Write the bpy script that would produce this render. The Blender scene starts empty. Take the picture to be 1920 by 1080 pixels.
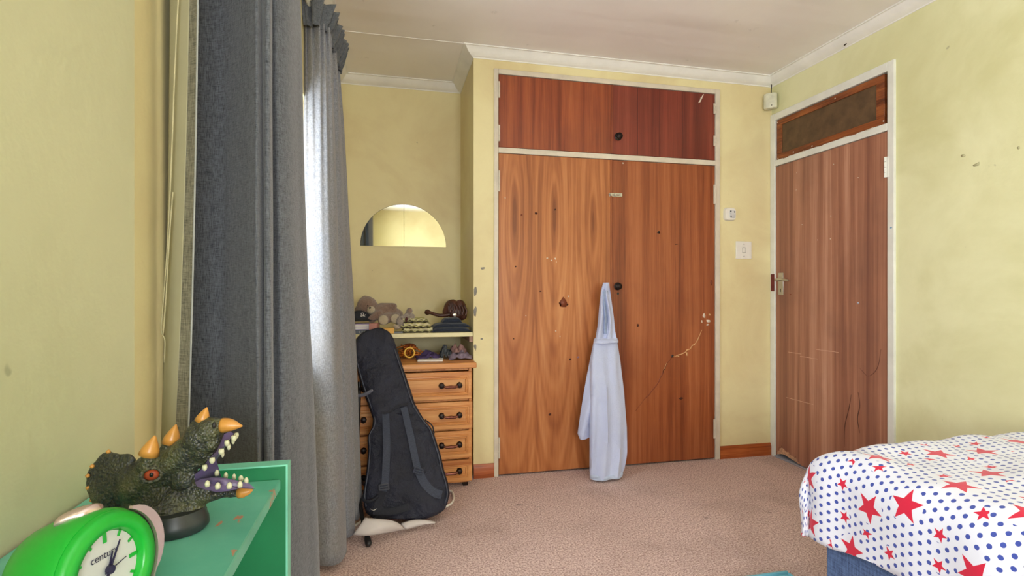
import bpy, bmesh, math, random
from math import sin, cos, pi, radians, sqrt, exp
from mathutils import Vector, Matrix, noise
random.seed(7)
S = bpy.context.scene
COL = S.collection

# ------------------------------------------------------------------ camera, world, lights, exposure
F_PX = 1000.0; YAW = radians(13.0); HOR = 545.0; CAM_H = 1.154
cam_d = bpy.data.cameras.new('camera'); cam = bpy.data.objects.new('camera', cam_d); COL.objects.link(cam)
cam.location = (0, 0, CAM_H); cam.rotation_euler = (pi/2, 0, -YAW)
cam_d.sensor_width = 36; cam_d.lens = 36*F_PX/1920; cam_d.shift_y = 5/1920; cam_d.clip_start = 0.02
S.camera = cam

w = bpy.data.worlds.new('daylight'); S.world = w; w.use_nodes = True
nt = w.node_tree; bg = nt.nodes['Background']; bg.inputs[0].default_value = (0.86, 0.95, 1.0, 1); bg.inputs[1].default_value = 2.2

def area(name, loc, rot, sx, sy, power, color):
    l = bpy.data.lights.new(name, 'AREA'); l.shape = 'RECTANGLE'; l.size = sx; l.size_y = sy
    l.energy = power; l.color = color
    o = bpy.data.objects.new(name, l); o.location = loc; o.rotation_euler = rot; COL.objects.link(o); return o
# daylight coming through the two windows of the left wall: the one behind the curtains and one behind the camera; plus an added fill lamp at a made-up rear window
area('daylight_side', (-0.78, 1.72, 1.62), (0, radians(-92), 0), 1.5, 1.6, 26, (0.94, 0.97, 1.0))
area('daylight_rear', (-0.62, -1.05, 1.58), (0, radians(-93), 0), 1.25, 1.35, 76, (0.94, 0.96, 1.0))
area('fill_back', (.52, -2.66, 1.36), (radians(94), 0, 0), 1.0, .95, 56, (0.94, 0.96, 1.0))  # added fill lamp, brightens the surfaces that face the camera
S.view_settings.view_transform = 'Standard'; S.view_settings.look = 'None'
S.view_settings.exposure = 0.6; S.view_settings.gamma = 1; S.view_settings.use_curve_mapping = False

def ray(px, py):
    l = (px-960)/F_PX; v = -(py-HOR)/F_PX
    return Vector((cos(YAW)*l+sin(YAW), cos(YAW)-sin(YAW)*l, v))
def at_y(px, py, Y): r = ray(px, py); t = Y/r.y; return Vector((r.x*t, Y, CAM_H+r.z*t))
def at_x(px, py, X): r = ray(px, py); t = X/r.x; return Vector((X, r.y*t, CAM_H+r.z*t))
def at_z(px, py, Z): r = ray(px, py); t = (Z-CAM_H)/r.z; return Vector((r.x*t, r.y*t, Z))
def at_d(px, py, d): r = ray(px, py); return Vector((r.x*d, r.y*d, CAM_H+r.z*d))

# ------------------------------------------------------------------ node helpers
class NT:
    def __init__(s, name):
        s.m = bpy.data.materials.new(name); s.m.use_nodes = True; s.nt = s.m.node_tree
        s.b = s.nt.nodes['Principled BSDF']; s.tc = s.nt.nodes.new('ShaderNodeTexCoord')
    def put(s, sock, v):
        if isinstance(v, (int, float)): sock.default_value = v
        elif isinstance(v, tuple): sock.default_value = v if len(v) == len(sock.default_value) else v+(1,)
        else: s.nt.links.new(v, sock)
    def math(s, op, a, b=0.0, c=0.0, clamp=False):
        n = s.nt.nodes.new('ShaderNodeMath'); n.operation = op; n.use_clamp = clamp
        s.put(n.inputs[0], a); s.put(n.inputs[1], b); s.put(n.inputs[2], c); return n.outputs[0]
    def coord(s, scale=(1, 1, 1), loc=(0, 0, 0), rot=(0, 0, 0), src='Object'):
        n = s.nt.nodes.new('ShaderNodeMapping'); s.nt.links.new(s.tc.outputs[src], n.inputs[0])
        n.inputs['Scale'].default_value = scale; n.inputs['Location'].default_value = loc; n.inputs['Rotation'].default_value = rot
        return n.outputs[0]
    def noise(s, vec, scale=5, detail=4, rough=.5, dist=0):
        n = s.nt.nodes.new('ShaderNodeTexNoise'); s.nt.links.new(vec, n.inputs['Vector'])
        n.inputs['Scale'].default_value = scale; n.inputs['Detail'].default_value = detail
        n.inputs['Roughness'].default_value = rough; n.inputs['Distortion'].default_value = dist; return n.outputs['Fac']
    def ramp(s, f, stops):
        n = s.nt.nodes.new('ShaderNodeValToRGB'); s.put(n.inputs[0], f); e = n.color_ramp.elements
        while len(e) < len(stops): e.new(.5)
        for i, (p, c) in enumerate(stops): e[i].position = p; e[i].color = (c+(1,)) if len(c) == 3 else c
        return n.outputs[0]
    def mix(s, f, a, b, mode='MIX'):
        n = s.nt.nodes.new('ShaderNodeMix'); n.data_type = 'RGBA'; n.blend_type = mode
        s.put(n.inputs[0], f); s.put(n.inputs[6], a); s.put(n.inputs[7], b); return n.outputs[2]
    def bump(s, h, strength=.3, dist=.01):
        n = s.nt.nodes.new('ShaderNodeBump'); n.inputs['Strength'].default_value = strength; n.inputs['Distance'].default_value = dist
        s.put(n.inputs['Height'], h); s.nt.links.new(n.outputs[0], s.b.inputs['Normal'])
    def sep(s, vec):
        n = s.nt.nodes.new('ShaderNodeSeparateXYZ'); s.nt.links.new(vec, n.inputs[0]); return n.outputs
    def out(s, color, rough=.6, metal=0.0, spec=None, sheen=0):
        s.put(s.b.inputs['Base Color'], color); s.put(s.b.inputs['Roughness'], rough); s.b.inputs['Metallic'].default_value = metal
        if spec is not None: s.b.inputs['Specular IOR Level'].default_value = spec
        if sheen: s.b.inputs['Sheen Weight'].default_value = sheen
        return s.m
def L(r, g, b):   # sRGB 0-255 -> linear
    f = lambda c: (c/255/12.92) if c/255 <= .04045 else ((c/255+.055)/1.055)**2.4
    return (f(r), f(g), f(b))

def flat(name, col, rough=.6, metal=0.0, var=.12, scale=20, bump=0.0, bscale=200, spec=None):
    m = NT(name); c = m.coord()
    n = m.noise(c, scale, 5, .6)
    dark = tuple(x*(1-var*1.6) for x in col); lite = tuple(min(1, x*(1+var)) for x in col)
    colr = m.ramp(n, [(.3, dark), (.7, lite)])
    if bump: m.bump(m.noise(c, bscale, 3, .6), bump, .002)
    return m.out(colr, rough, metal, spec)

def wall_paint(name, col, stain):
    m = NT(name); c = m.coord(src='Object')
    n1 = m.noise(c, 1.6, 6, .62, .4); n2 = m.noise(c, 9, 5, .7); n3 = m.noise(c, 60, 3, .6)
    a = m.ramp(n1, [(.32, stain), (.58, col), (.8, tuple(min(1, x*1.05) for x in col))])
    b = m.mix(m.math('MULTIPLY', m.ramp(n2, [(.55, (0, 0, 0)), (.8, (1, 1, 1))]), .18), a, stain)
    sp = m.ramp(m.noise(m.coord((1, 1, 1), (3, 9, 2)), 26, 2, .4), [(.17, (1, 1, 1)), (.2, (0, 0, 0))])
    b = m.mix(m.math('MULTIPLY', sp, .5), b, tuple(x*.35 for x in col))
    m.bump(m.math('ADD', m.math('MULTIPLY', n3, .35), m.math('MULTIPLY', n1, 2.0)), .25, .006)
    return m.out(b, m.math('MULTIPLY_ADD', n2, .25, .38), 0, .35)

def wood(name, stops, xs=9.0, zs=.5, fine=.35, rough=.35, axis='Z', dist=.6, stripe=0.0, blot=0.25, seed=0.0, leaf=0.0, eye=1.62, dark=(.03, .012, .006)):
    m = NT(name)
    sc = {'Z': (xs, xs, zs), 'X': (zs, xs, xs), 'Y': (xs, zs, xs)}[axis]
    c = m.coord(sc, (seed, seed*.7, seed*.3))
    n = m.noise(c, 1.6, 7, .62, dist)
    sf = {'Z': (170, 170, 4), 'X': (4, 170, 170), 'Y': (170, 4, 170)}[axis]
    nf = m.noise(m.coord(sf, (seed, 0, 0)), 1.0, 3, .6)
    v = m.math('MULTIPLY_ADD', m.math('SUBTRACT', nf, .5), fine, n)
    if leaf:
        o = m.sep(m.coord()); warp = m.noise(m.coord((3, 3, .8)), 1.5, 3, .5)
        fx = m.math('PINGPONG', m.math('ADD', o[0], leaf*.5), leaf*.5)
        fx = m.math('DIVIDE', m.math('SUBTRACT', leaf*.5 if False else fx, 0.0), .016)
        fz = m.math('DIVIDE', m.math('SUBTRACT', m.math('MULTIPLY_ADD', warp, .2, o[2]), eye+.1), .15)
        r = m.math('SQRT', m.math('ADD', m.math('MULTIPLY', fx, fx), m.math('MULTIPLY', fz, fz)))
        r = m.math('MULTIPLY_ADD', warp, 3.0, r)
        s = m.math('SINE', m.math('MULTIPLY', r, 2.3))
        s2 = m.math('SINE', m.math('MULTIPLY', r, 5.9))
        v = m.math('MULTIPLY_ADD', s, .065, v); v = m.math('MULTIPLY_ADD', s2, .035, v)
        core = m.math('SUBTRACT', 1.0, m.math('DIVIDE', r, 3.4), clamp=True)
        v = m.math('MULTIPLY_ADD', core, -.30, v)
    if stripe:
        st = m.noise(m.coord({'Z': (26, 26, .35), 'X': (.35, 26, 26), 'Y': (26, .35, 26)}[axis], (seed*2, 1, 0)), 1.0, 4, .7, .2)
        v = m.math('MULTIPLY_ADD', m.math('SUBTRACT', st, .5), stripe, v)
    col = m.ramp(v, stops)
    bl = m.noise(m.coord((1.6, 1.6, 1.2), (seed, 4, 1)), 1.5, 4, .6)
    col = m.mix(m.math('MULTIPLY', m.ramp(bl, [(.5, (0, 0, 0)), (.75, (1, 1, 1))]), blot), col, dark)
    m.bump(m.math('ADD', nf, m.math('MULTIPLY', bl, 1.2)), .12, .003)
    return m.out(col, m.math('MULTIPLY_ADD', bl, .25, rough-.1), 0, .45)

def weave(name, col, col2, scale=1.0, bump=.25, rough=.9, soil=None):
    m = NT(name)
    a = m.noise(m.coord((330*scale, 330*scale, 40*scale)), 1, 3, .7)
    b = m.noise(m.coord((40*scale, 40*scale, 420*scale)), 1, 3, .7)
    v = m.math('ADD', m.math('MULTIPLY', a, .55), m.math('MULTIPLY', b, .45))
    c = m.ramp(v, [(.36, col2), (.5, col), (.64, tuple(min(1, x*1.55) for x in col))])
    if soil:
        o = m.sep(m.coord()); n = m.noise(m.coord((5, 5, 3)), 1.3, 4, .6)
        c = m.mix(m.math('MULTIPLY', m.ramp(n, [(.45, (0, 0, 0)), (.75, (1, 1, 1))]), .35), c, soil)
    m.bump(v, bump, .002)
    return m.out(c, rough, 0, .2, .2)

# ------------------------------------------------------------------ mesh helpers
ORI = {}
def thing(name, label, cat, loc, group=None):
    o = bpy.data.objects.new(name, None); o.location = loc; COL.objects.link(o); o.empty_display_size = .05
    o['label'] = label; o['category'] = cat
    if group: o['group'] = group
    ORI[o.name] = Vector(loc); return o
def struct_root(name, loc):
    o = bpy.data.objects.new(name, None); o.location = loc; COL.objects.link(o); o['kind'] = 'structure'; ORI[o.name] = Vector(loc); return o
class MB:
    def __init__(s): s.bm = bmesh.new()
    def box(s, a, b, M=None):
        a = Vector(a); b = Vector(b)
        vs = [s.bm.verts.new((M @ Vector(p)) if M else p) for p in [(a.x, a.y, a.z), (b.x, a.y, a.z), (b.x, b.y, a.z), (a.x, b.y, a.z), (a.x, a.y, b.z), (b.x, a.y, b.z), (b.x, b.y, b.z), (a.x, b.y, b.z)]]
        for f in [(0, 3, 2, 1), (4, 5, 6, 7), (0, 1, 5, 4), (1, 2, 6, 5), (2, 3, 7, 6), (3, 0, 4, 7)]: s.bm.faces.new([vs[i] for i in f])
        return s
    def grid(s, rows, closed_u=False, closed_v=False):
        V = [[s.bm.verts.new(p) for p in r] for r in rows]; n = len(V); m = len(V[0])
        for i in range(n if closed_v else n-1):
            for j in range(m if closed_u else m-1):
                q = [V[i][j], V[i][(j+1) % m], V[(i+1) % n][(j+1) % m], V[(i+1) % n][j]]
                try: s.bm.faces.new(q)
                except ValueError: pass
        return V
    def loft(s, rings, cap=True):
        V = s.grid(rings, closed_u=True)
        if cap:
            s.bm.faces.new(list(reversed(V[0]))); s.bm.faces.new(V[-1])
        return s
    def tube(s, pts, r, n=8, cap=True):
        pts = [Vector(p) for p in pts]; rings = []
        up = Vector((0, 0, 1)); prev = None
        for i, p in enumerate(pts):
            t = (pts[min(i+1, len(pts)-1)]-pts[max(i-1, 0)]).normalized()
            if prev is None:
                a = t.orthogonal().normalized()
            else:
                a = (prev - t*prev.dot(t)).normalized()
            prev = a; b = t.cross(a); rr = r[i] if isinstance(r, (list, tuple)) else r
            rings.append([p+(a*cos(2*pi*k/n)+b*sin(2*pi*k/n))*rr for k in range(n)])
        return s.loft(rings, cap)
    def prism(s, poly, vec):
        vec = Vector(vec); a = [s.bm.verts.new(p) for p in poly]; b = [s.bm.verts.new(Vector(p)+vec) for p in poly]; n = len(poly)
        s.bm.faces.new(a); s.bm.faces.new(list(reversed(b)))
        for i in range(n): s.bm.faces.new([a[i], b[i], b[(i+1) % n], a[(i+1) % n]])
        return s
    def ball(s, c, r, M=None, sub=2):
        r = (r, r, r) if isinstance(r, (int, float)) else r
        T = Matrix.Translation(Vector(c)) @ (M.to_4x4() if M else Matrix()) @ Matrix.Diagonal((*r, 1))
        bmesh.ops.create_icosphere(s.bm, subdivisions=sub, radius=1, matrix=T); return s
    def capsule(s, a, b, ra, rb, n=10):
        a = Vector(a); b = Vector(b); k = 4; pts = []; rs = []
        d = (b-a).normalized()
        for i in range(k): t = i/k*pi/2; pts.append(a-d*ra*cos(t)); rs.append(max(1e-4, ra*sin(t)))
        pts.append(a); rs.append(ra); pts.append(b); rs.append(rb)
        for i in range(1, k+1): t = i/k*pi/2; pts.append(b+d*rb*sin(t)); rs.append(max(1e-4, rb*cos(t)))
        return s.tube(pts, rs, n)
    def lathe(s, prof, M, n=24):     # prof: (radius, height) about local z, M placement
        rings = [[M @ Vector((r*cos(2*pi*k/n), r*sin(2*pi*k/n), h)) for k in range(n)] for r, h in prof]
        return s.loft(rings)
    def obj(s, name, mat, parent=None, bevel=0, label=None, cat=None, group=None, kind=None, smooth=35, sub=0, solid=0, origin=None, remesh=0, soft=0):
        bmesh.ops.recalc_face_normals(s.bm, faces=s.bm.faces)
        me = bpy.data.meshes.new(name)
        if parent is not None:
            q = parent
            while q.parent: q = q.parent
            og = ORI[q.name]
        elif origin is not None: og = Vector(origin)
        else: og = Vector((0, 0, 0))
        for v in s.bm.verts: v.co -= og
        s.bm.to_mesh(me); s.bm.free(); me.materials.append(mat)
        o = bpy.data.objects.new(name, me); COL.objects.link(o)
        if parent is not None: o.parent = parent
        else: o.location = og; ORI[o.name] = og
        for p in me.polygons: p.use_smooth = True
        if smooth < 180: me.set_sharp_from_angle(angle=radians(smooth))
        if remesh:
            r = o.modifiers.new('r', 'REMESH'); r.mode = 'VOXEL'; r.voxel_size = remesh; r.use_smooth_shade = True
            if soft: q = o.modifiers.new('s', 'SMOOTH'); q.iterations = soft; q.factor = .6
        if solid: d = o.modifiers.new('t', 'SOLIDIFY'); d.thickness = solid; d.offset = 0
        if bevel: d = o.modifiers.new('b', 'BEVEL'); d.width = bevel; d.segments = 2; d.limit_method = 'ANGLE'
        if sub: d = o.modifiers.new('u', 'SUBSURF'); d.levels = d.render_levels = sub
        if label: o['label'] = label
        if cat: o['category'] = cat
        if group: o['group'] = group
        if kind: o['kind'] = kind
        return o
def box(name, a, b, mat, parent=None, **k): return MB().box(a, b).obj(name, mat, parent, **k)
def cr(pts, n):   # Catmull-Rom through pts, n samples per span
    P = [Vector(p) for p in pts]; P = [P[0]*2-P[1]]+P+[P[-1]*2-P[-2]]; out = []
    for i in range(1, len(P)-2):
        for j in range(n):
            t = j/n; a, b, c, d = P[i-1], P[i], P[i+1], P[i+2]
            out.append(.5*((2*b)+(c-a)*t+(2*a-5*b+4*c-d)*t*t+(-a+3*b-3*c+d)*t**3))
    out.append(P[-2]); return out
def interp(tab, x):
    if x <= tab[0][0]: return tab[0][1]
    for (a, b), (c, d) in zip(tab, tab[1:]):
        if x <= c: t = (x-a)/(c-a); return b+(d-b)*t
    return tab[-1][1]

# ------------------------------------------------------------------ materials
YEL = L(230, 218, 169)
M_wall = wall_paint('cream_yellow_paint', YEL, L(216, 198, 150))
M_wall_shaded = wall_paint('wall_paint_shaded', L(196, 196, 158), L(184, 183, 144))  # same wall paint, darkened to put the near wall's dimness into its colour
M_wall_daylit = wall_paint('wall_paint_daylit_green', L(227, 225, 180), L(210, 207, 156))  # wall paint made paler and greener to carry the garden daylight falling there
def mk_ceiling():
    m = NT('ceiling_paint'); n = m.noise(m.coord(), 1.3, 5, .6); k = m.noise(m.coord((1, 1, 1), (5, 2, 0)), 7, 5, .7)
    c = m.ramp(n, [(.3, L(238, 232, 228)), (.7, L(248, 244, 240))])
    c = m.mix(m.math('MULTIPLY', m.ramp(k, [(.66, (0, 0, 0)), (.76, (1, 1, 1))]), .35), c, L(120, 112, 100))
    m.bump(m.noise(m.coord((.5, 3.5, 1), rot=(0, 0, radians(-6))), 1.0, 2, .4), .5, .05)
    return m.out(c, .42, 0, .4)
M_ceil = mk_ceiling()
M_white = flat('white_plaster', L(238, 236, 230), .5, var=.05, scale=6)
M_frame = flat('aged_white_gloss', L(214, 203, 184), .4, var=.08, scale=9, bump=.15, bscale=60)
M_frame_b = flat('white_gloss', L(226, 226, 216), .35, var=.06, scale=9)
def mk_carpet():
    m = NT('carpet_pile'); c = m.coord()
    v = m.noise(c, 120, 3, .8); n2 = m.noise(c, 300, 2, .6); p = m.noise(c, 2.2, 5, .6)
    x = m.math('MULTIPLY_ADD', n2, .3, m.math('MULTIPLY', v, .7))
    col = m.ramp(x, [(.38, L(140, 110, 106)), (.49, L(212, 180, 172)), (.58, L(246, 226, 218))])
    col = m.mix(m.math('MULTIPLY', m.ramp(p, [(.5, (0, 0, 0)), (.72, (1, 1, 1))]), .28), col, L(120, 96, 82))
    sp = m.ramp(m.noise(m.coord((1, 1, 1), (7, 3, 0)), 11, 3, .5), [(.24, (1, 1, 1)), (.3, (0, 0, 0))])
    col = m.mix(m.math('MULTIPLY', sp, .45), col, L(82, 62, 56))
    m.bump(x, .9, .008); return m.out(col, .95, 0, .1)
M_carpet = mk_carpet()
M_door_l = wood('veneer_figured', [(.22, L(126, 68, 34)), (.42, L(164, 97, 54)), (.54, L(182, 114, 66)), (.74, L(200, 136, 86))], 5, .3, .3, .3, leaf=.262, eye=1.62, blot=.25, dark=L(120, 55, 25))
M_door_r = wood('veneer_striped', [(.24, L(98, 44, 24)), (.42, L(136, 70, 38)), (.56, L(158, 88, 50)), (.74, L(176, 106, 66))], 9, .22, .35, .3, stripe=.35, seed=3.1, blot=.3, dark=L(96, 36, 18))
M_door_ul = wood('veneer_upper_left', [(.26, L(92, 38, 22)), (.45, L(136, 66, 40)), (.6, L(162, 86, 50)), (.72, L(176, 104, 66))], 6, .2, .3, .28, stripe=.3, seed=5.3)
M_door_ur = wood('veneer_upper_right', [(.26, L(74, 26, 18)), (.45, L(110, 44, 32)), (.6, L(132, 58, 42)), (.72, L(148, 74, 54))], 6, .15, .3, .3, stripe=.3, seed=8.7)
M_door_room = wood('veneer_room_door', [(.22, L(118, 76, 62)), (.42, L(150, 100, 78)), (.56, L(172, 120, 94)), (.74, L(198, 150, 124))], 8, .12, .22, .42, stripe=.5, seed=11.2, blot=.4, dark=L(108, 76, 66))
M_trans_frame = wood('transom_wood', [(.3, L(74, 34, 14)), (.5, L(128, 66, 30)), (.7, L(160, 92, 46))], 14, 1.5, .4, .4, axis='Y', seed=2)
M_trans_board = flat('brown_hardboard', L(96, 72, 46), .65, var=.22, scale=14)
M_base = wood('skirting_wood', [(.3, L(104, 44, 14)), (.5, L(160, 78, 32)), (.7, L(188, 106, 54))], 22, 1.2, .4, .35, axis='X', seed=6)
M_pine = wood('pine', [(.26, L(166, 96, 48)), (.45, L(206, 138, 78)), (.6, L(222, 160, 98)), (.75, L(232, 178, 120))], 12, .9, .25, .35, axis='X', seed=1.7, blot=.12, dark=L(150, 84, 40))
M_pinev = wood('pine_upright', [(.26, L(160, 92, 46)), (.45, L(200, 132, 74)), (.6, L(216, 152, 92)), (.75, L(228, 172, 114))], 12, .9, .25, .35, seed=4.7, blot=.12)
M_dark = flat('near_black', L(26, 24, 24), .5, var=.2)
M_iron = flat('aged_iron', L(44, 34, 30), .4, .7, var=.3, scale=90)
M_brass = flat('worn_copper', L(128, 78, 66), .35, .7, var=.25, scale=60)
M_steel = flat('brushed_nickel', L(190, 186, 178), .3, .9, var=.1)
M_plastic = flat('white_plastic', L(232, 228, 218), .35, var=.03)
M_curt = weave('slate_linen', L(92, 96, 102), L(50, 53, 58), 1.9)
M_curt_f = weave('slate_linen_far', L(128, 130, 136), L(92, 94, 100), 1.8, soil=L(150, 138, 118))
M_hem = weave('linen_hem', L(118, 116, 98), L(80, 78, 64), 1.4)  # colour lowered to hold the shade of the near corner
M_lining = flat('cream_lining', L(166, 163, 132), .85, var=.05, scale=8)  # cream darkened, the near corner's shade is in the colour
M_black = flat('black_fabric', L(34, 36, 46), .8, var=.25, scale=120, bump=.4, bscale=500)
def mk_bag():
    m = NT('ripstop_nylon'); n = m.noise(m.coord((1, 1, 1)), 6, 4, .6); f = m.noise(m.coord((300, 300, 300)), 1, 2, .5)
    c = m.ramp(n, [(.3, L(22, 24, 36)), (.7, L(40, 43, 60))]); m.bump(m.math('ADD', m.math('MULTIPLY', n, 3), m.math('MULTIPLY', f, .2)), .6, .03)
    return m.out(c, .5, 0, .4)
M_bag = mk_bag()
M_strap = weave('black_webbing', L(60, 65, 80), L(38, 41, 52), 2.2, .4, .6)
M_pipe = flat('piping_grey', L(66, 70, 84), .5)
M_green = flat('x', (0, 0, 0))
def mk_green():
    m = NT('teal_green_paint'); c = m.coord(); n = m.noise(c, 7, 5, .6)
    col = m.ramp(n, [(.3, L(70, 156, 132)), (.7, L(118, 192, 166))])
    k = m.noise(m.coord((60, 26, 22), (3, 1, 0)), 1.0, 4, .6)
    col = m.mix(m.ramp(k, [(.66, (0, 0, 0)), (.68, (1, 1, 1))]), col, L(184, 132, 104))
    s = m.noise(m.coord((110, 26, 60), (1, 5, 0), (0, 0, .6)), 1.0, 3, .5)
    col = m.mix(m.ramp(s, [(.72, (0, 0, 0)), (.74, (1, 1, 1))]), col, L(36, 70, 60))
    m.bump(n, .2, .003); return m.out(col, .35, 0, .45)
M_green = mk_green()
M_green_d = flat('deep_green_paint', L(20, 112, 68), .4, var=.12, scale=10)
M_green_e = flat('mint_paint_edge', L(116, 196, 168), .4, var=.1, scale=30)
M_paper = flat('paper', L(236, 230, 222), .8, var=.05)

# ------------------------------------------------------------------ room shell
XL, XP, XR, YB, YA, YR, ZC = -0.34, -0.29, 2.629, 3.251, 3.86, -2.4, 2.642
XA = 0.508
WX0, WX1, WZ = 0.634, 2.212, 2.531            # wardrobe frame outline
box('floor', (XL-.3, YR-.2, -.1), (XR+.25, YA+.2, 0), M_carpet, kind='structure')
cl = box('ceiling', (XL-.3, YR-.2, ZC), (XR+.25, YA+.2, ZC+.1), M_ceil, kind='structure')
box('board_seam', (XL, 3.19, ZC-.0025), (XA, 3.202, ZC), M_ceil, cl)
b = MB(); b.box((XA, YB, 0), (WX0, YA, ZC)); b.box((WX1, YB, 0), (XR+.2, YA+.1, ZC)); b.box((WX0, YB, WZ), (WX1, YA+.1, ZC))
b.box((XA, YB+.62, 0), (WX1, YA+.1, ZC))
wall_back = b.obj('wall_back', M_wall, kind='structure')
box('wall_alcove', (XL-.2, YA, 0), (XA, YA+.1, ZC), M_wall, kind='structure')
# left wall with the window opening
W1 = (0.98, 2.42, 0.86, 1.955)
b = MB(); b.box((XL-.2, W1[1], 0), (XL, YA+.1, ZC)); b.box((XL-.2, .715, 0), (XL, W1[0], ZC))
b.box((XL-.2, W1[0], 0), (XL, W1[1], W1[2])); b.box((XL-.2, W1[0], W1[3]), (XL, W1[1], ZC))
b.obj('wall_left', M_wall, kind='structure')
W2 = (-1.72, -.38, .88, 2.2)
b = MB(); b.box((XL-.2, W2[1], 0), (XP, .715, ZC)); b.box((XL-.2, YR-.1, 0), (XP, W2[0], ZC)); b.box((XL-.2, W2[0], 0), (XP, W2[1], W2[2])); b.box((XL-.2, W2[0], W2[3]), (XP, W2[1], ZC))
b.obj('wall_left_near', M_wall_shaded, kind='structure', bevel=.008)
# right wall with the doorway
DY0, DY1, DZ = 2.305, 3.245, 2.386
b = MB(); b.box((XR, YR-.1, 0), (XR+.2, DY0, ZC)); b.box((XR, DY0, DZ), (XR+.2, YB, ZC))
b.box((XR+.12, DY0, 0), (XR+.2, YB, DZ))
wall_right = b.obj('wall_right', M_wall_daylit, kind='structure')
# rear wall; its window opening is made up to let fill light in
W_FILL = (-.02, 1.04, .86, 1.86)
b = MB(); b.box((XL-.2, YR-.15, 0), (W_FILL[0], YR, ZC)); b.box((W_FILL[1], YR-.15, 0), (XR+.2, YR, ZC))
b.box((W_FILL[0], YR-.15, 0), (W_FILL[1], YR, W_FILL[2])); b.box((W_FILL[0], YR-.15, W_FILL[3]), (W_FILL[1], YR, ZC))
b.obj('wall_rear', M_wall, kind='structure')
def mk_glass():
    m = bpy.data.materials.new('window_glass'); m.use_nodes = True; n = m.node_tree; n.nodes.clear()
    o = n.nodes.new('ShaderNodeOutputMaterial'); t = n.nodes.new('ShaderNodeBsdfTransparent'); g = n.nodes.new('ShaderNodeBsdfGlossy')
    g.inputs['Roughness'].default_value = .02; x = n.nodes.new('ShaderNodeMixShader'); x.inputs[0].default_value = .06
    n.links.new(t.outputs[0], x.inputs[1]); n.links.new(g.outputs[0], x.inputs[2]); n.links.new(x.outputs[0], o.inputs[0]); return m
M_glass = mk_glass()
def window(name, P, ax, a0, a1, z0, z1, ninner):
    r = struct_root(name, P); fr = MB(); t = .035
    def bx(bm, u0, u1, za, zb, d0, d1):
        bm.box((P[0]+d0, u0, za), (P[0]+d1, u1, zb)) if ax == 'y' else bm.box((u0, P[1]+d0, za), (u1, P[1]+d1, zb))
    for q in [(a0, a0+t, z0, z1), (a1-t, a1, z0, z1), (a0+t, a1-t, z0, z0+t), (a0+t, a1-t, z1-t, z1)]: bx(fr, *q, -.02, .02)
    fr.obj('window_frame', M_frame_b, r)
    wd = (a1-a0-2*t)/ninner
    for i in range(1, ninner):
        m = MB(); bx(m, a0+t+i*wd-.012, a0+t+i*wd+.012, z0+t, z1-t, -.015, .015); m.obj('mullion', M_frame_b, r)
    for i in range(ninner):
        m = MB(); bx(m, a0+t+i*wd+(.012 if i else 0), a0+t+(i+1)*wd-(.012 if i < ninner-1 else 0), z0+t, z1-t, -.002, .002); m.obj('pane', M_glass, r)
window('window_1', (XL-.13, (W1[0]+W1[1])/2, W1[2]), 'y', W1[0], W1[1], W1[2], W1[3], 3)
window('fill_window', ((W_FILL[0]+W_FILL[1])/2, YR-.09, W_FILL[2]), 'x', W_FILL[0], W_FILL[1], W_FILL[2], W_FILL[3], 2)  # unseen window made up around the added fill lamp
window('window_2', (XP-.15, (W2[0]+W2[1])/2, W2[2]), 'y', W2[0], W2[1], W2[2], W2[3], 3)

# cornice (cove) pieces: profile swept with mitred ends
def cove(name, path, inward):
    # path: wall line points; inward: per point offset direction (x,y) for 1 m projection
    prof = [(0.0, .057), (.004, .057), (.006, .052), (.022, .045), (.042, .028), (.054, .010), (.060, .006), (.070, .006), (.070, 0.0), (0, 0)]
    rings = [[Vector((p[0]+d[0]*a, p[1]+d[1]*a, ZC-h)) for a, h in prof] for p, d in zip(path, inward)]
    return MB().loft(rings).obj(name, M_white, kind='structure', smooth=25)
cove('trim_1', [(XA, YB), (XR, YB)], [(-1, -1), (-1, -1)])
cove('trim_2', [(XR, YB), (XR, YR)], [(-1, -1), (-1, 1)])
cove('trim_3', [(XA, YA), (XA, YB)], [(-1, -1), (-1, -1)])
cove('trim_4', [(XL, YA), (XA, YA)], [(1, -1), (-1, -1)])
cove('trim_5', [(XL, .72), (XL, YA)], [(1, 0), (1, -1)])
cove('trim_6', [(XP, YR), (XP, .715)], [(1, 1), (1, 0)])
# skirting
def skirt(name, a, b, n):
    a = Vector(a); b = Vector(b); n = Vector(n); P = [(0, 0), (.015, 0), (.015, .06), (.011, .072), (.006, .085), (0, .085)]
    return MB().loft([[q+n*u+Vector((0, 0, h)) for u, h in P] for q in (a, b)]).obj(name, M_base, kind='structure')
skirt('baseboard_back', (WX1, YB, 0), (XR-.012, YB, 0), (0, -1, 0))
skirt('baseboard_pier', (XA, YB, 0), (WX0, YB, 0), (0, -1, 0))
skirt('baseboard_right', (XR, DY0, 0), (XR, YR, 0), (-1, 0, 0))
skirt('baseboard_rear', (XL, YR, 0), (XR, YR, 0), (0, 1, 0))
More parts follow.
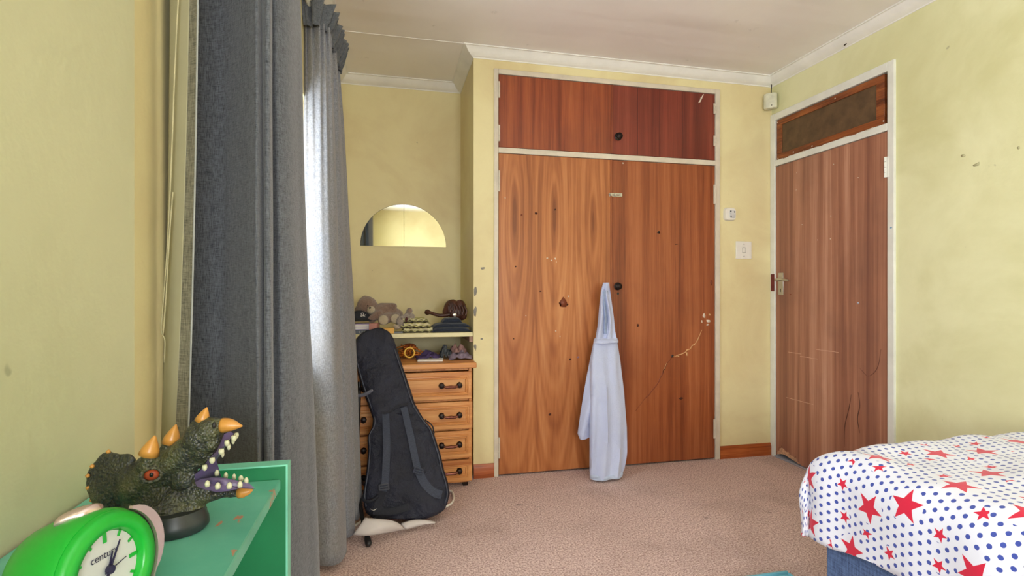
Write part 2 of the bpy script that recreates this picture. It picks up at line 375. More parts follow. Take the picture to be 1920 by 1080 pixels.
# worn patches on the pier corner where the plaster shows
M_chip = flat('bare_plaster', L(150, 146, 138), .9, var=.15, scale=60)
def chip(parent, c, rx, rz, ax, mat, name='chip', seed=0, off=.0012, n=9):
    rnd = random.Random(seed); P = []
    for k in range(n):
        a = 2*pi*k/n; r = rnd.uniform(.6, 1.15); u = cos(a)*rx*r; v = sin(a)*rz*r
        P.append(Vector((c[0]+u, c[1]-off, c[2]+v)) if ax == 'y' else Vector((c[0]-off, c[1]+u, c[2]+v)))
    return MB().prism(P, (0, off, 0) if ax == 'y' else (off, 0, 0)).obj(name, mat, parent, smooth=180)
for i, (px, py, rx, rz) in enumerate([(891, 546, .010, .035), (891, 584, .012, .032), (905, 503, .012, .010), (891, 651, .010, .022), (903, 635, .010, .006)]):
    chip(wall_back, at_y(px, py, YB), rx, rz, 'y', M_chip, 'plaster_chip', i)
for i, (px, py, rx, rz) in enumerate([(1910, 277, .006, .006), (1806, 292, .012, .008), (1832, 308, .016, .009)]):
    chip(wall_right, at_x(px, py, XR), rx, rz, 'x', flat('wall_scuff', L(186, 182, 140), .8), 'scuff', i+20)

# ------------------------------------------------------------------ built-in wardrobe
wr = thing('built_in_wardrobe', 'tall built-in wardrobe with glossy brown veneer doors in a chipped cream frame', 'wardrobe', (1.42, YB, 0))
FY = YB-.012
fb = MB()
fb.box((WX0, FY, 0), (.662, YB+.05, WZ)); fb.box((2.176, FY, 0), (WX1, YB+.05, WZ)); fb.box((.662, FY, 2.50), (2.176, YB+.05, WZ)); fb.box((.662, FY, 2.010), (2.176, YB+.05, 2.044))
fb.obj('frame', M_frame, wr, bevel=.003)
MB().box((.64, YB+.03, .002), (2.20, YB+.04, 2.52)).box((.64, YB+.04, .002), (.655, YB+.55, 2.52)).box((2.185, YB+.04, .002), (2.2, YB+.55, 2.52)).box((.64, YB+.55, .002), (2.2, YB+.56, 2.52)).obj('carcass', M_dark, wr)
gap = .003
def wdoor(x0, x1, z0, z1, mat, lab):
    return box('door', (x0+gap, YB-.006, z0+gap), (x1-gap, YB+.016, z1-gap), mat, wr, bevel=.0015, label=lab)
d_ll = wdoor(.662, 1.419, .008, 2.010, M_door_l, 'tall left wardrobe door in lighter orange veneer with flame figuring')
d_lr = wdoor(1.419, 2.176, .008, 2.010, M_door_r, 'tall right wardrobe door in darker striped veneer with a long crack')
d_ul = wdoor(.662, 1.419, 2.044, 2.50, M_door_ul, 'upper left wardrobe door in striped brown veneer')
d_ur = wdoor(1.419, 2.176, 2.044, 2.50, M_door_ur, 'upper right wardrobe door in dark red veneer')
box('cover_strip', (1.405, YB-.011, .011), (1.419, YB-.006, 2.007), M_door_r, d_ll)
box('cover_strip', (1.412, YB-.011, 2.048), (1.424, YB-.006, 2.496), M_door_ul, d_ul)
M_seam = flat('veneer_seam', L(66, 22, 16), .6)
for x in (1.60, 1.76, 1.93): box('veneer_joint', (x-.0012, YB-.0066, 2.05), (x+.0012, YB-.006, 2.494), M_seam, d_ur)
def knob(x, z, par):
    M = Matrix.Translation((x, YB-.006, z)) @ Matrix.Rotation(pi/2, 4, 'X')
    MB().lathe([(.024, 0), (.026, .003), (.018, .006), (.009, .010), (.009, .02), (.019, .024), (.021, .03), (.014, .036), (.004, .038)], M, 16).obj('knob', M_iron, par)
    for k in range(8):
        a = 2*pi*k/8; MB().ball((x+.021*cos(a), YB-.011, z+.021*sin(a)), (.0045, .003, .0045), sub=1).obj('rosette', M_iron, par)
knob(1.461, 2.161, d_ur); knob(1.457, 1.182, d_lr)
MB().lathe([(.008, 0), (.008, .001)], Matrix.Translation((1.461, YB-.006, 1.135)) @ Matrix.Rotation(pi/2, 4, 'X'), 10).obj('keyhole', M_dark, d_lr)
b = MB(); b.box((1.400, YB-.009, 1.768), (1.491, YB-.006, 1.792)); b.obj('bolt_plate', M_steel, wr, bevel=.001)
b = MB(); b.tube([(1.392, YB-.014, 1.78), (1.47, YB-.014, 1.78)], .004); b.tube([(1.445, YB-.014, 1.78), (1.445, YB-.026, 1.776)], .003)
for x in (1.41, 1.44, 1.48): b.box((x-.005, YB-.019, 1.771), (x+.005, YB-.009, 1.789))
b.obj('bolt', M_steel, wr)
def hinge(x, z, h, par, mat=M_frame):
    b = MB()
    for k in range(3): b.tube([(x, FY-.004, z-h/2+k*h/3+.001), (x, FY-.004, z-h/2+(k+1)*h/3-.001)], .0055, 8)
    b.box((x-.014, FY-.002, z-h/2), (x+.008, FY+.001, z+h/2)); b.obj('hinge', mat, par)
for z in (2.40, 2.13): hinge(.664, z, .10, wr)
for z in (1.834, .18): hinge(.664, z, .13, wr)
for z in (2.397, 2.178): hinge(2.174, z, .07, wr)
for z in (1.812, .21): hinge(2.174, z, .13, wr)
M_fleck = flat('white_fleck', L(224, 208, 190), .8, var=.1)
M_raw = flat('bare_wood_fleck', L(214, 168, 118), .8, var=.2, scale=80)
M_hole = flat('dark_scuff', L(70, 30, 16), .8)
M_stain = flat('red_sticker_stain', L(128, 62, 34), .6)
k = 0
for px, py, rx, rz, mt, d in [
    (1026, 484, .008, .004, M_fleck, d_ll), (1034, 488, .006, .005, M_fleck, d_ll), (1041, 485, .005, .008, M_fleck, d_ll), (1043, 491, .004, .003, M_fleck, d_ll),
    (967, 500, .005, .006, M_hole, d_ll), (1013, 546, .008, .005, M_hole, d_ll), (1056, 568, .034, .042, M_stain, d_ll), (1050, 570, .005, .012, M_fleck, d_ll),
    (1051, 572, .007, .007, M_hole, d_ll), (1064, 571, .007, .007, M_hole, d_ll), (1066, 556, .004, .006, M_fleck, d_ll), (986, 592, .004, .004, M_fleck, d_ll),
    (1042, 621, .006, .005, M_fleck, d_ll), (1050, 631, .004, .004, M_fleck, d_ll), (963, 635, .005, .005, M_hole, d_ll), (1069, 674, .009, .008, M_hole, d_ll),
    (1084, 670, .009, .006, flat('lilac_mark', L(150, 118, 130), .7), d_ll), (1031, 777, .011, .009, M_hole, d_ll), (1041, 393, .006, .007, M_hole, d_ll), (1005, 400, .010, .007, M_hole, d_ll),
    (978, 403, .008, .007, M_stain, d_ll), (947, 371, .005, .004, M_fleck, d_ll),
    (1314, 184, .006, .004, M_fleck, d_ur), (1168, 306, .005, .006, M_fleck, d_lr), (1235, 436, .011, .010, M_dark, d_lr), (1236, 436, .005, .005, M_raw, d_lr), (1268, 458, .016, .003, M_hole, d_lr),
    (1196, 610, .010, .012, M_hole, d_lr), (1320, 592, .012, .018, M_fleck, d_lr), (1328, 602, .020, .013, M_fleck, d_lr), (1316, 603, .007, .012, M_fleck, d_lr), (1331, 590, .010, .008, M_raw, d_lr), (1327, 609, .012, .006, M_fleck, d_lr), (1334, 530, .010, .02, M_stain, d_lr),
    (1261, 668, .010, .011, M_dark, d_lr), (1272, 668, .008, .004, M_raw, d_lr), (1288, 664, .006, .014, M_raw, d_lr), (1277, 747, .018, .009, M_hole, d_lr)]:
    k += 1; p = at_y(px, py, YB-.006); chip(d, p, rx, rz, 'y', mt, 'surface_mark', k, .0008, 8)
p1 = at_y(1312, 190, YB-.006); p2 = at_y(1318, 178, YB-.006)
b = MB(); b.prism([p1+Vector((-.012, 0, -.012)), p1+Vector((.004, 0, -.006)), p2+Vector((.008, 0, .006)), p2+Vector((.0, 0, .003))], (0, -.0008, 0)); b.obj('scratch', M_fleck, d_ur)
def crack(pts, wdt, mat, par):
    P = [at_y(x, y, YB-.0062) for x, y in pts]; rnd = random.Random(3); Q = []
    for a, c in zip(P, P[1:]):
        for j in range(4): t = j/4; q = a.lerp(c, t); q.z += rnd.uniform(-.006, .006); Q.append(q)
    Q.append(P[-1]); n = len(Q); rows = []
    for i, q in enumerate(Q): ww = wdt*(.3+.7*sin(pi*(i+.5)/n))*rnd.uniform(.5, 1.3); rows.append([q+Vector((-ww*.6, 0, ww*.6)), q+Vector((-ww*.6, -.0008, ww*.6)), q+Vector((ww*.6, -.0008, -ww*.6)), q+Vector((ww*.6, 0, -ww*.6))])
    MB().loft(rows).obj('crack', mat, par, smooth=180)
crack([(1316, 618), (1308, 638), (1295, 652), (1282, 663), (1262, 668)], .0045, M_raw, d_lr)
crack([(1262, 668), (1250, 682), (1243, 698), (1233, 720), (1212, 745), (1192, 770)], .0040, M_stain, d_lr)
crack([(1250, 680), (1243, 698)], .004, M_raw, d_lr)

# ------------------------------------------------------------------ room door in the right wall
dr = struct_root('door_1', (XR, 2.775, 0)); FX = XR-.014
b = MB(); b.box((FX, DY0, 0), (XR+.09, 2.345, DZ)); b.box((FX, 3.205, 0), (XR+.09, YB-.001, DZ)); b.box((FX, 2.345, 2.338), (XR+.09, 3.205, DZ)); b.box((FX, 2.345, 2.018), (XR+.09, 3.205, 2.058))
b.obj('door_frame', M_frame_b, dr, bevel=.003)
zb = .012
notch = [(3.199, zb), (3.199, .018), (3.196, .040), (3.180, .048), (3.172, .075), (3.160, .070), (3.150, .092), (3.142, .078), (3.120, .070), (3.100, .062), (3.085, .068), (3.070, .050), (3.045, .052), (3.030, .044), (3.020, .055), (3.005, .030), (2.985, .018), (2.970, zb)]
LX = XR-.004
outl = [(2.349, zb), (2.349, 2.015), (3.201, 2.015), (3.201, zb)]+[(y, z) for y, z in notch]
leaf = MB().prism([Vector((LX, y, z)) for y, z in outl], (.006, 0, 0)).obj('door_leaf', M_door_room, dr, smooth=20)
M_rawd = flat('splintered_wood', L(206, 160, 124), .9, var=.25, scale=70, bump=.6, bscale=120)
cn = [(3.199, .02), (3.195, .045), (3.172, .080), (3.150, .095), (3.10, .075), (3.04, .058), (3.0, .04), (2.975, .014), (3.005, .013), (3.04, .020), (3.08, .026), (3.13, .034), (3.165, .030), (3.185, .020)]
MB().prism([Vector((LX+.0062, y, z)) for y, z in cn], (.02, 0, 0)).obj('splintered_edge', M_rawd, dr, smooth=20)
box('door_core', (LX+.0062, 2.36, .1), (LX+.036, 3.2, 2.01), M_rawd, dr)
box('threshold', (XR-.02, 2.345, .001), (XR+.09, 3.205, .008), flat('grey_threshold', L(168, 170, 182), .4, .2), dr, bevel=.002)
for (px, py, r) in [(1563, 308, .004), (1494, 324, .003), (1493, 356, .003), (1558, 405, .004), (1504, 421, .003), (1557, 448, .004), (1533, 450, .003), (1609, 333, .003), (1609, 568, .007)]:
    chip(leaf, at_x(px, py, LX), r, r, 'x', M_fleck if py < 500 else flat('pale_sticker', L(176, 180, 200), .6), 'screw_fleck', px, .0008)
def xcrack(pts, wd, mat, par):
    P = cr([at_x(x, y, LX) for x, y in pts], 6); rows = []
    for i, q in enumerate(P): ww = wd*(.25+.75*sin(pi*(i+.5)/len(P))); rows.append([q+Vector((0, ww, 0)), q+Vector((-.0006, ww, 0)), q+Vector((-.0006, -ww, 0)), q+Vector((0, -ww, 0))])
    MB().loft(rows).obj('scratch', mat, par, smooth=180)
M_scr = flat('dark_scratch', L(92, 52, 40), .7); M_scl = flat('pale_scratch', L(214, 172, 146), .7)
xcrack([(1609, 735), (1612, 760), (1608, 785), (1612, 812)], .003, M_scr, leaf)
xcrack([(1583, 838), (1584, 800), (1592, 765), (1596, 740)], .003, M_scr, leaf)
xcrack([(1652, 655), (1645, 690), (1628, 705), (1612, 690)], .002, M_scr, leaf)
for i, (x, y) in enumerate([(1478, 660), (1500, 668), (1530, 655), (1474, 745)]):
    P = at_x(x, y, LX); Q = at_x(x+24+9*i, y+5-3*i, LX); b = MB(); b.box((LX-.0006, Q.y, P.z-.0012), (LX, P.y, P.z+.0012)); b.obj('scratch', M_scl, leaf)
chip(leaf, at_x(1482, 552, LX), .010, .004, 'x', M_stain, 'scuff', 90, .0008)
# handle
hp = box('handle_plate', (LX-.004, 3.130, 1.125), (LX, 3.178, 1.277), M_steel, leaf, bevel=.002)
b = MB(); b.tube([(LX-.002, 3.154, 1.229), (LX-.04, 3.154, 1.229)], .009, 10); b.tube([(LX-.04, 3.158, 1.229), (LX-.045, 3.14, 1.230), (LX-.045, 3.11, 1.233), (LX-.043, 3.075, 1.227), (LX-.038, 3.04, 1.222)], [.008, .009, .007, .008, .006], 10)
b.obj('lever', M_steel, leaf)
box('keyhole', (LX-.0048, 3.151, 1.145), (LX-.004, 3.157, 1.168), M_dark, leaf)
b = MB(); b.box((FX-.002, 3.206, 1.150), (FX, 3.240, 1.270)); b.obj('strike_sticker', flat('dark_red_plate', L(104, 26, 30), .5, var=.3, scale=20), dr)
b = MB()
for k in range(4): b.tube([(FX-.004, 2.352, 1.765+k*.028), (FX-.004, 2.352, 1.791+k*.028)], .0065, 8)
b.box((FX-.003, 2.335, 1.765), (FX, 2.352, 1.875)); b.obj('hinge', M_frame_b, dr)
chip(dr, Vector((FX, 2.322, 1.49)), .006, .003, 'x', flat('blue_ink_mark', L(60, 130, 180), .6), 'ink_mark', 5, .0006)
# transom light, boarded up
tw = .038; T0, T1, TZ0, TZ1 = 2.372, 3.198, 2.062, 2.334
tr = MB()
for q in [((T0, TZ0), (T1, TZ0+tw)), ((T0, TZ1-tw), (T1, TZ1))]: tr.box((XR-.002, q[0][0], q[0][1]), (XR+.03, q[1][0], q[1][1]))
tr.box((XR-.002, T1-.045, TZ0+tw), (XR+.03, T1, TZ1-tw)); tr.box((XR-.002, T0, TZ0+tw), (XR+.03, T0+.05, TZ1-tw))
trf = tr.obj('transom_frame', M_trans_frame, dr, bevel=.002)
box('transom_board', (XR+.006, T0+.045, TZ0+tw-.005), (XR+.012, T1-.04, TZ1-tw+.005), M_trans_board, dr)
box('transom_backing', (XR+.05, 2.345, 2.058), (XR+.055, 3.205, 2.338), M_dark, dr)
for (y, z) in [(3.19, 2.32), (2.70, 2.315), (2.376, 2.078), (2.88, 2.075), (3.04, 2.078), (3.185, 2.068)]:
    MB().ball((XR-.003, y, z), (.002, .005, .005), sub=1).obj('screw_head', M_fleck, trf)
for i, y in enumerate((2.45, 2.56, 2.62, 2.8, 2.95, 3.1)):
    chip(dr, Vector((FX, y, 2.056)), .03, .0035, 'x', M_trans_frame if i % 2 else M_frame, 'paint_chip', i+60, .0008)

# ------------------------------------------------------------------ small wall fittings
t = thing('light_switch', 'square white light switch plate between wardrobe and door', 'switch', (2.40, YB, 1.435))
box('plate', (2.338, YB-.010, 1.374), (2.460, YB, 1.496), M_plastic, t, bevel=.003)
MB().box((2.389, YB-.014, 1.418), (2.407, YB-.010, 1.450), Matrix()).obj('rocker', M_plastic, t, bevel=.002)
box('rocker_surround', (2.386, YB-.0108, 1.414), (2.410, YB-.010, 1.454), flat('grey_groove', L(130, 128, 124), .5), t)
for z in (1.392, 1.476): MB().ball((2.40, YB-.010, z), (.004, .0015, .004), sub=1).obj('screw', M_iron, t)
t = thing('cable_outlet', 'small rounded white wall outlet with dark holes above the light switch', 'outlet', (2.285, YB, 1.68))
b = MB()
def rr(cx, cz, hx, hz, r, y, n=5):
    P = []
    for (sx, sz, a0) in [(1, 1, 0), (-1, 1, pi/2), (-1, -1, pi), (1, -1, 1.5*pi)]:
        for k in range(n+1): a = a0+k*pi/2/n; P.append(Vector((cx+sx*(hx-r)+r*cos(a), y, cz+sz*(hz-r)+r*sin(a))))
    return P
b.loft([rr(2.285, 1.68, .042, .044, .022, YB), rr(2.285, 1.68, .042, .044, .022, YB-.018), rr(2.285, 1.68, .038, .040, .02, YB-.026)]); b.obj('housing', M_plastic, t)
b = MB(); b.loft([rr(2.297, 1.68, .022, .028, .012, YB-.026), rr(2.297, 1.68, .02, .026, .012, YB-.031)]); b.obj('face', flat('pale_grey_plastic', L(206, 206, 204), .4), t)
for x, z in ((2.281, 1.698), (2.310, 1.694), (2.283, 1.664)): MB().ball((x, YB-.0305, z), (.006, .003, .006), sub=1).obj('hole', M_dark, t)
t = thing('motion_sensor', 'cream alarm motion sensor in the ceiling corner above the door', 'sensor', (2.585, 3.205, 2.42))
M45 = Matrix.Translation((2.588, 3.210, 2.468)) @ Matrix.Rotation(radians(-45), 4, 'Z')
P = lambda h, e, z: [M45 @ Vector(q+(z,)) for q in [(-h, .01), (-h, -e), (-h*.6, -e-.012), (h*.6, -e-.012), (h, -e), (h, .01)]]
MB().loft([P(.038, .02, -.052), P(.042, .024, -.045), P(.042, .024, .045), P(.038, .02, .052)]).obj('housing', flat('cream_plastic', L(214, 212, 188), .45), t, bevel=.003)
MB().ball(M45 @ Vector((0.01, -.037, -.036)), .004, sub=1).obj('indicator', M_iron, t)
MB().tube(cr([(2.588, 3.205, 2.52), (2.592, 3.21, 2.545), (2.585, 3.20, 2.56), (2.59, 3.205, 2.585)], 4), .0035, 6).obj('cable', M_dark, t)
b = MB(); b.tube([at_x(1587, 82, XR-.05), at_x(1587, 82, XR-.05)+Vector((-.012, .004, -.01))], .004, 6)
b.obj('hook', M_iron, label='tiny dark hook screwed into the white cornice above the door', cat='hook', origin=at_x(1587, 82, XR-.05))

# half-moon mirror in two panes
def mk_mirror():
    m = NT('mirror_silver'); return m.out((.66, .68, .64), .03, 1.0)
M_mir = mk_mirror()
t = thing('half_moon_mirror', 'frameless half-moon wall mirror made of two quarter panes', 'mirror', (.104, YA, 1.468))
for sgn in (-1, 1):
    P = [Vector((.104+sgn*.0015, YA-.006, 1.468))]+[Vector((.104+sgn*(.0015+.296*cos(a)), YA-.006, 1.468+.296*sin(a))) for a in [i*pi/2/20 for i in range(21)]]
    MB().prism(P, (0, .004, 0)).obj('pane', M_mir, t, smooth=20)
    P2 = [Vector((p.x, YA-.002, p.z)) for p in P]; P2[0] = P2[0]
b = MB(); b.prism([Vector((.104+.299*cos(a), YA-.002, 1.468-.0+.299*sin(a))) for a in [i*pi/36 for i in range(37)]], (0, .002, 0)); b.obj('backing', M_iron, t)

# ------------------------------------------------------------------ alcove shelf and chest of drawers
SH = .897
sh = thing('alcove_shelf', 'cream painted shelf board across the alcove above the drawers', 'shelf', (.09, 3.55, SH-.028))
box('board', (XL+.003, 3.262, SH-.026), (XA-.002, YA-.002, SH), flat('cream_gloss', L(226, 216, 168), .4, var=.08, scale=10), sh, bevel=.002)
for x0, x1 in ((XL+.002, XL+.022), (XA-.022, XA-.001)): box('cleat', (x0, 3.28, SH-.06), (x1, YA-.002, SH-.0265), flat('pink_grey_batten', L(176, 140, 122), .6), sh)
CB = (.10, 3.37, 0.0)
ch = thing('chest_of_drawers', 'honey pine chest of drawers with dark metal pulls filling the alcove', 'chest of drawers', CB)
cx0, cx1, cf = -.318, .478, 3.130
b = MB(); b.box((cx0, cf, .03), (cx0+.018, 3.62, .70)); b.box((cx1-.018, cf, .03), (cx1, 3.62, .70)); b.box((cx0+.018, 3.60, .03), (cx1-.018, 3.62, .70)); b.box((cx0+.018, cf+.006, .022), (cx1-.018, 3.60, .040))
for z in (.167, .338, .510): b.box((cx0+.018, cf+.006, z-.006), (cx1-.018, 3.60, z+.006))
b.box((cx0+.018, cf+.006, .684), (cx1-.018, 3.6, .700)); b.obj('body', M_pinev, ch, bevel=.002)
box('top', (cx0-.008, 3.098, .70), (.503, 3.66, .732), M_pine, ch, bevel=.006)
for x in (cx0+.02, cx1-.05):
    for y in (cf+.01, 3.57): box('foot', (x, y, 0), (x+.03, y+.03, .03), M_iron, ch)
for i, (z0, z1) in enumerate([(.519, .679), (.346, .503), (.174, .331), (.036, .160)]):
    jx = [0, .004, 0, .002][i]
    d = box('drawer', (cx0+.003, cf-.018, z0), (cx1-.003+jx, cf+.004, z1), M_pine, ch, bevel=.003)
    a0, a1, b0, b1 = cx0+.035, cx1-.022+jx, z0+.022, z1-.022
    m = MB(); yy = cf-.018
    def ring(o, y): return [Vector((a0+o, y, b0+o)), Vector((a1-o, y, b0+o)), Vector((a1-o, y, b1-o)), Vector((a0+o, y, b1-o))]
    m.loft([ring(0, yy), ring(.003, yy-.007), ring(.008, yy-.008), ring(.012, yy-.003), ring(.015, yy-.003), ring(.018, yy-.006), ring(.021, yy-.0005)], cap=False)
    m.obj('moulding', M_pine, d, smooth=30)
    for hx in (.350, cx0+cx1-.350):
        zz = (z0+z1)/2+.003; m = MB()
        for s in (-1, 1):
            x = hx+s*.052; m = MB()
            m.lathe([(.016, 0), (.018, .004), (.013, .012), (.017, .02), (.015, .028), (.005, .031)], Matrix.Translation((x, yy, zz)) @ Matrix.Rotation(pi/2, 4, 'X'), 8)
            m.obj('pull_post', M_iron, d)
        m = MB(); m.tube([(hx-.045, yy-.022, zz), (hx-.025, yy-.025, zz-.008), (hx, yy-.027, zz-.006), (hx+.025, yy-.025, zz-.008), (hx+.045, yy-.022, zz)], [.005, .008, .0095, .008, .005], 8); m.obj('pull_bar', M_brass, d)

# ------------------------------------------------------------------ soft toys and clutter on the shelf
def fur(name, col, var=.25):
    m = NT(name); n = m.noise(m.coord(), 90, 4, .7); c = m.ramp(n, [(.3, tuple(x*(1-var) for x in col)), (.7, tuple(min(1, x*(1+var)) for x in col))])
    m.bump(n, .9, .01); return m.out(c, .95, 0, .1, .5)
M_fb = fur('brown_plush', L(138, 112, 98)); M_fc = fur('cream_plush', L(192, 176, 148), .12); M_fg = fur('grey_plush', L(158, 144, 134)); M_fp = fur('ear_plush', L(146, 122, 108))
tb = thing('teddy_bear', 'brown teddy bear lying on its side with cream muzzle and soles', 'soft toy', (-.02, 3.45, SH))
D = 3.36
def q(zx, zy, d=D): return at_d(640+zx/5.4, 540+zy/5.4, d)
m = MB(); m.ball(q(262, 180), (.066, .06, .062), Matrix.Rotation(.3, 3, 'Y')); m.ball(q(240, 112), (.026, .018, .024)); m.ball(q(175, 215), (.026, .02, .024)); m.ball(q(320, 235), (.05, .05, .045))
m.ball(q(430, 245), (.085, .06, .058)); m.ball(q(540, 275), (.055, .05, .045))
m.capsule(q(400, 190), q(530, 185, D-.02), .026, .022); m.capsule(q(380, 260, D-.06), q(310, 315, D-.08), .025, .026)
m.capsule(q(480, 300, D-.06), q(425, 325, D-.1), .032, .034); m.capsule(q(560, 300), q(560, 310, D-.07), .034, .036)
m.obj('body', M_fb, tb, remesh=.007, soft=3)
MB().ball(q(302, 225, D-.055), (.026, .028, .026)).obj('muzzle', M_fc, tb, smooth=180)
MB().ball(q(290, 200, D-.085), .007, sub=1).obj('nose', M_dark, tb); MB().ball(q(268, 178, D-.062), .005, sub=1).obj('eye', M_dark, tb)
MB().ball(q(425, 325, D-.128), (.030, .010, .031)).obj('sole', M_fc, tb, smooth=180); MB().ball(q(545, 312, D-.098), (.030, .014, .030)).obj('sole', M_fc, tb, smooth=180)
ts = thing('small_plush_toy', 'small grey plush animal with dark mouth lying against the teddy bear feet', 'soft toy', q(640, 400, 3.24))
m = MB(); m.ball(q(610, 335, 3.26), (.034, .03, .036), Matrix.Rotation(.4, 3, 'Y')); m.ball(q(655, 300, 3.27), (.026, .022, .026)); m.capsule(q(665, 270, 3.28), q(690, 232, 3.28), .014, .020); m.ball(q(712, 292, 3.27), (.021, .018, .023)); m.ball(q(600, 385, 3.25), (.022, .02, .016))
m.obj('body', M_fg, ts, remesh=.005, soft=2)
MB().ball(q(660, 322, 3.235), (.010, .006, .016)).obj('mouth', flat('dark_red_felt', L(70, 30, 34), .8), ts); MB().ball(q(694, 228, 3.262), (.014, .006, .017)).obj('inner_ear', M_fp, ts, smooth=180)
MB().ball(q(612, 312, 3.23), .004, sub=1).obj('eye', M_dark, ts)
# black cap
t = thing('black_cap', 'black cap with white emblem leaning in front of the teddy bear head', 'cap', (-.16, 3.33, SH+.01))
m = MB(); c0 = q(180, 280, 3.28); rings = []
for i in range(9):
    a = i/8*pi/2; r = .068*cos(a); rings.append([c0+Vector((r*cos(x)*1.0, r*sin(x)*.5, .052*sin(a)-.02)) for x in [2*pi*j/18 for j in range(18)]])
rings[-1] = [c0+Vector((.001*cos(x), .001*sin(x), .032)) for x in [2*pi*j/18 for j in range(18)]]
m.loft(rings); m.obj('crown', M_black, t, smooth=60)
m = MB(); m.loft([[c0+Vector((.066*cos(a)*k, .046*sin(a)*k-(k-1)*.02, -.018-.006*(k-1)*4+h)) for a in [pi+pi*j/10 for j in range(11)]]+[c0+Vector((.06*cos(a), .04*sin(a), -.018+h)) for a in [2*pi-pi*j/10 for j in range(11)]] for k, h in ((1.55, 0), (1.55, .003))]); m.obj('peak', M_black, t)
m = MB(); g = c0+Vector((.022, -.046, .012))
m.tube([g+Vector((.008*cos(a), 0, .006*sin(a))) for a in [2*pi*j/10 for j in range(11)]], .0016, 5); m.tube([g+Vector((-.012, 0, -.010)), g+Vector((.016, 0, -.014))], .0016, 5); m.tube([g+Vector((-.01, 0, -.016)), g+Vector((.02, 0, -.004))], .0014, 5)
m.obj('emblem', M_paper, t)
# paper stack, books, boxes at the left end of the shelf
def sheet(name, c, sx, sy, h, rz, mat, **k):
    M = Matrix.Translation(c) @ Matrix.Rotation(rz, 4, 'Z'); return MB().box((-sx/2, -sy/2, 0), (sx/2, sy/2, h), M).obj(name, mat, origin=c, **k)
z = SH+.0005
sheet('picture_book', Vector((-.175, 3.36, z)), .16, .18, .022, .05, flat('slate_book_cover', L(78, 86, 100), .5, var=.1), label='slate blue book with white spine lettering at the bottom of the pile beside the curtain', cat='book', bevel=.001)
bk = bpy.data.objects['picture_book']
m = MB()
for i, wdt in enumerate((.010, .006, .010, .008, .010, .007)):   # lettering strokes on the spine
    x = -.168+i*.0125; m.box((x, 3.2688, z+.004), (x+.002, 3.2694, z+.018)); m.box((x, 3.2688, z+(.016 if i % 2 else .004)), (x+wdt*.8, 3.2694, z+(.018 if i % 2 else .006)))
m.obj('spine_lettering', M_paper, bk)
z += .023
for i in range(7):
    sheet('paper_sheet', Vector((-.178+.003*sin(i*2.1), 3.375+.004*cos(i*1.7), z)), .125, .17, .0045, .1+.06*sin(i*1.9), M_paper if i % 3 else flat('lilac_paper', L(196, 180, 214), .8),
          label='%s paper sheet, %s of the stack on the slate blue book' % (('lilac' if i % 3 == 0 else 'white'), ['lowest', 'second from the bottom', 'third from the bottom', 'middle', 'third from the top', 'second from the top', 'topmost'][i]), cat='paper', group='paper sheets stacked beside the curtain')
    z += .005
sheet('pink_box', Vector((-.085, 3.33, SH+.0005)), .045, .10, .060, -.15, flat('dusty_pink_card', L(196, 136, 126), .7, var=.1), label='dusty pink card box between paper stack and teddy bear', cat='box', bevel=.001)
sheet('yellow_box', q(468, 415, 3.20)*1, .075, .05, .032, .05, flat('amber_card', L(216, 164, 74), .6, var=.1), label='amber yellow small box in front of the teddy bear', cat='box', bevel=.001)
bpy.data.objects['yellow_box'].location.z = SH+.001
sheet('grey_pouch', Vector((.045, 3.29, SH+.0005)), .075, .04, .010, 0, flat('grey_vinyl', L(112, 116, 124), .5), label='flat grey pouch at the shelf edge in front of the amber box', cat='pouch', bevel=.003)
c = q(560, 395, 3.235); m = MB(); m.ball(c, (.020, .02, .016)); m.ball(c+Vector((.014, -.01, -.004)), (.010, .01, .008)); m.ball(c+Vector((-.012, -.006, .008)), (.009, .008, .009))
m.obj('figurine', flat('pale_figure_paint', L(176, 160, 140), .6, var=.3, scale=70), label='small pale mottled figurine between amber box and grey plush', cat='figurine', origin=(c.x, c.y, SH), remesh=.003, soft=1)
# pile of wavy-edged booklets
M_book = flat('yellow_green_cover', L(196, 190, 128), .6, var=.35, scale=45); M_edge = flat('dark_page_edge', L(70, 62, 44), .8, var=.3, scale=60); M_pg = flat('cream_pages', L(206, 196, 160), .8, var=.1)
z = SH+.0005
for i in range(6):
    th = .0155 if i < 5 else .010
    cxx = .160+.010*sin(i*2.3)-.003*i+.01; cy = 3.375+.01*cos(i*1.3); w2 = .092-.004*i; dp = .085
    def wave_rings(z0, z1, k, seed):
        R = []
        for zz in (z0, z1):
            P = []; N = 22
            for j in range(N): x = -w2*k+2*w2*k*j/(N-1); P.append(Vector((cxx+x, cy-dp*k-.004*sin(j*1.1+seed), zz+.003*sin(j*1.25+seed)+.0015*sin(j*2.6))))
            for j in range(N-1, -1, -1): x = -w2*k+2*w2*k*j/(N-1); P.append(Vector((cxx+x, cy+dp*k, zz)))
            R.append(P)
        return R
    og = (cxx, cy, z)
    o = MB().loft(wave_rings(z, z+th*.62, .985, i)).obj('booklet', M_pg if i % 2 else M_edge, label='warped yellow-green booklet, %s of the pile between grey plush and navy jacket' % ['lowest', 'second from the bottom', 'third from the bottom', 'third from the top', 'second from the top', 'topmost'][i], cat='booklet', group='warped booklets piled on the shelf', origin=og, smooth=50)
    MB().loft(wave_rings(z+th*.62, z+th*.9, 1.0, i+.3)).obj('cover', M_book, o, smooth=50)
    z += th
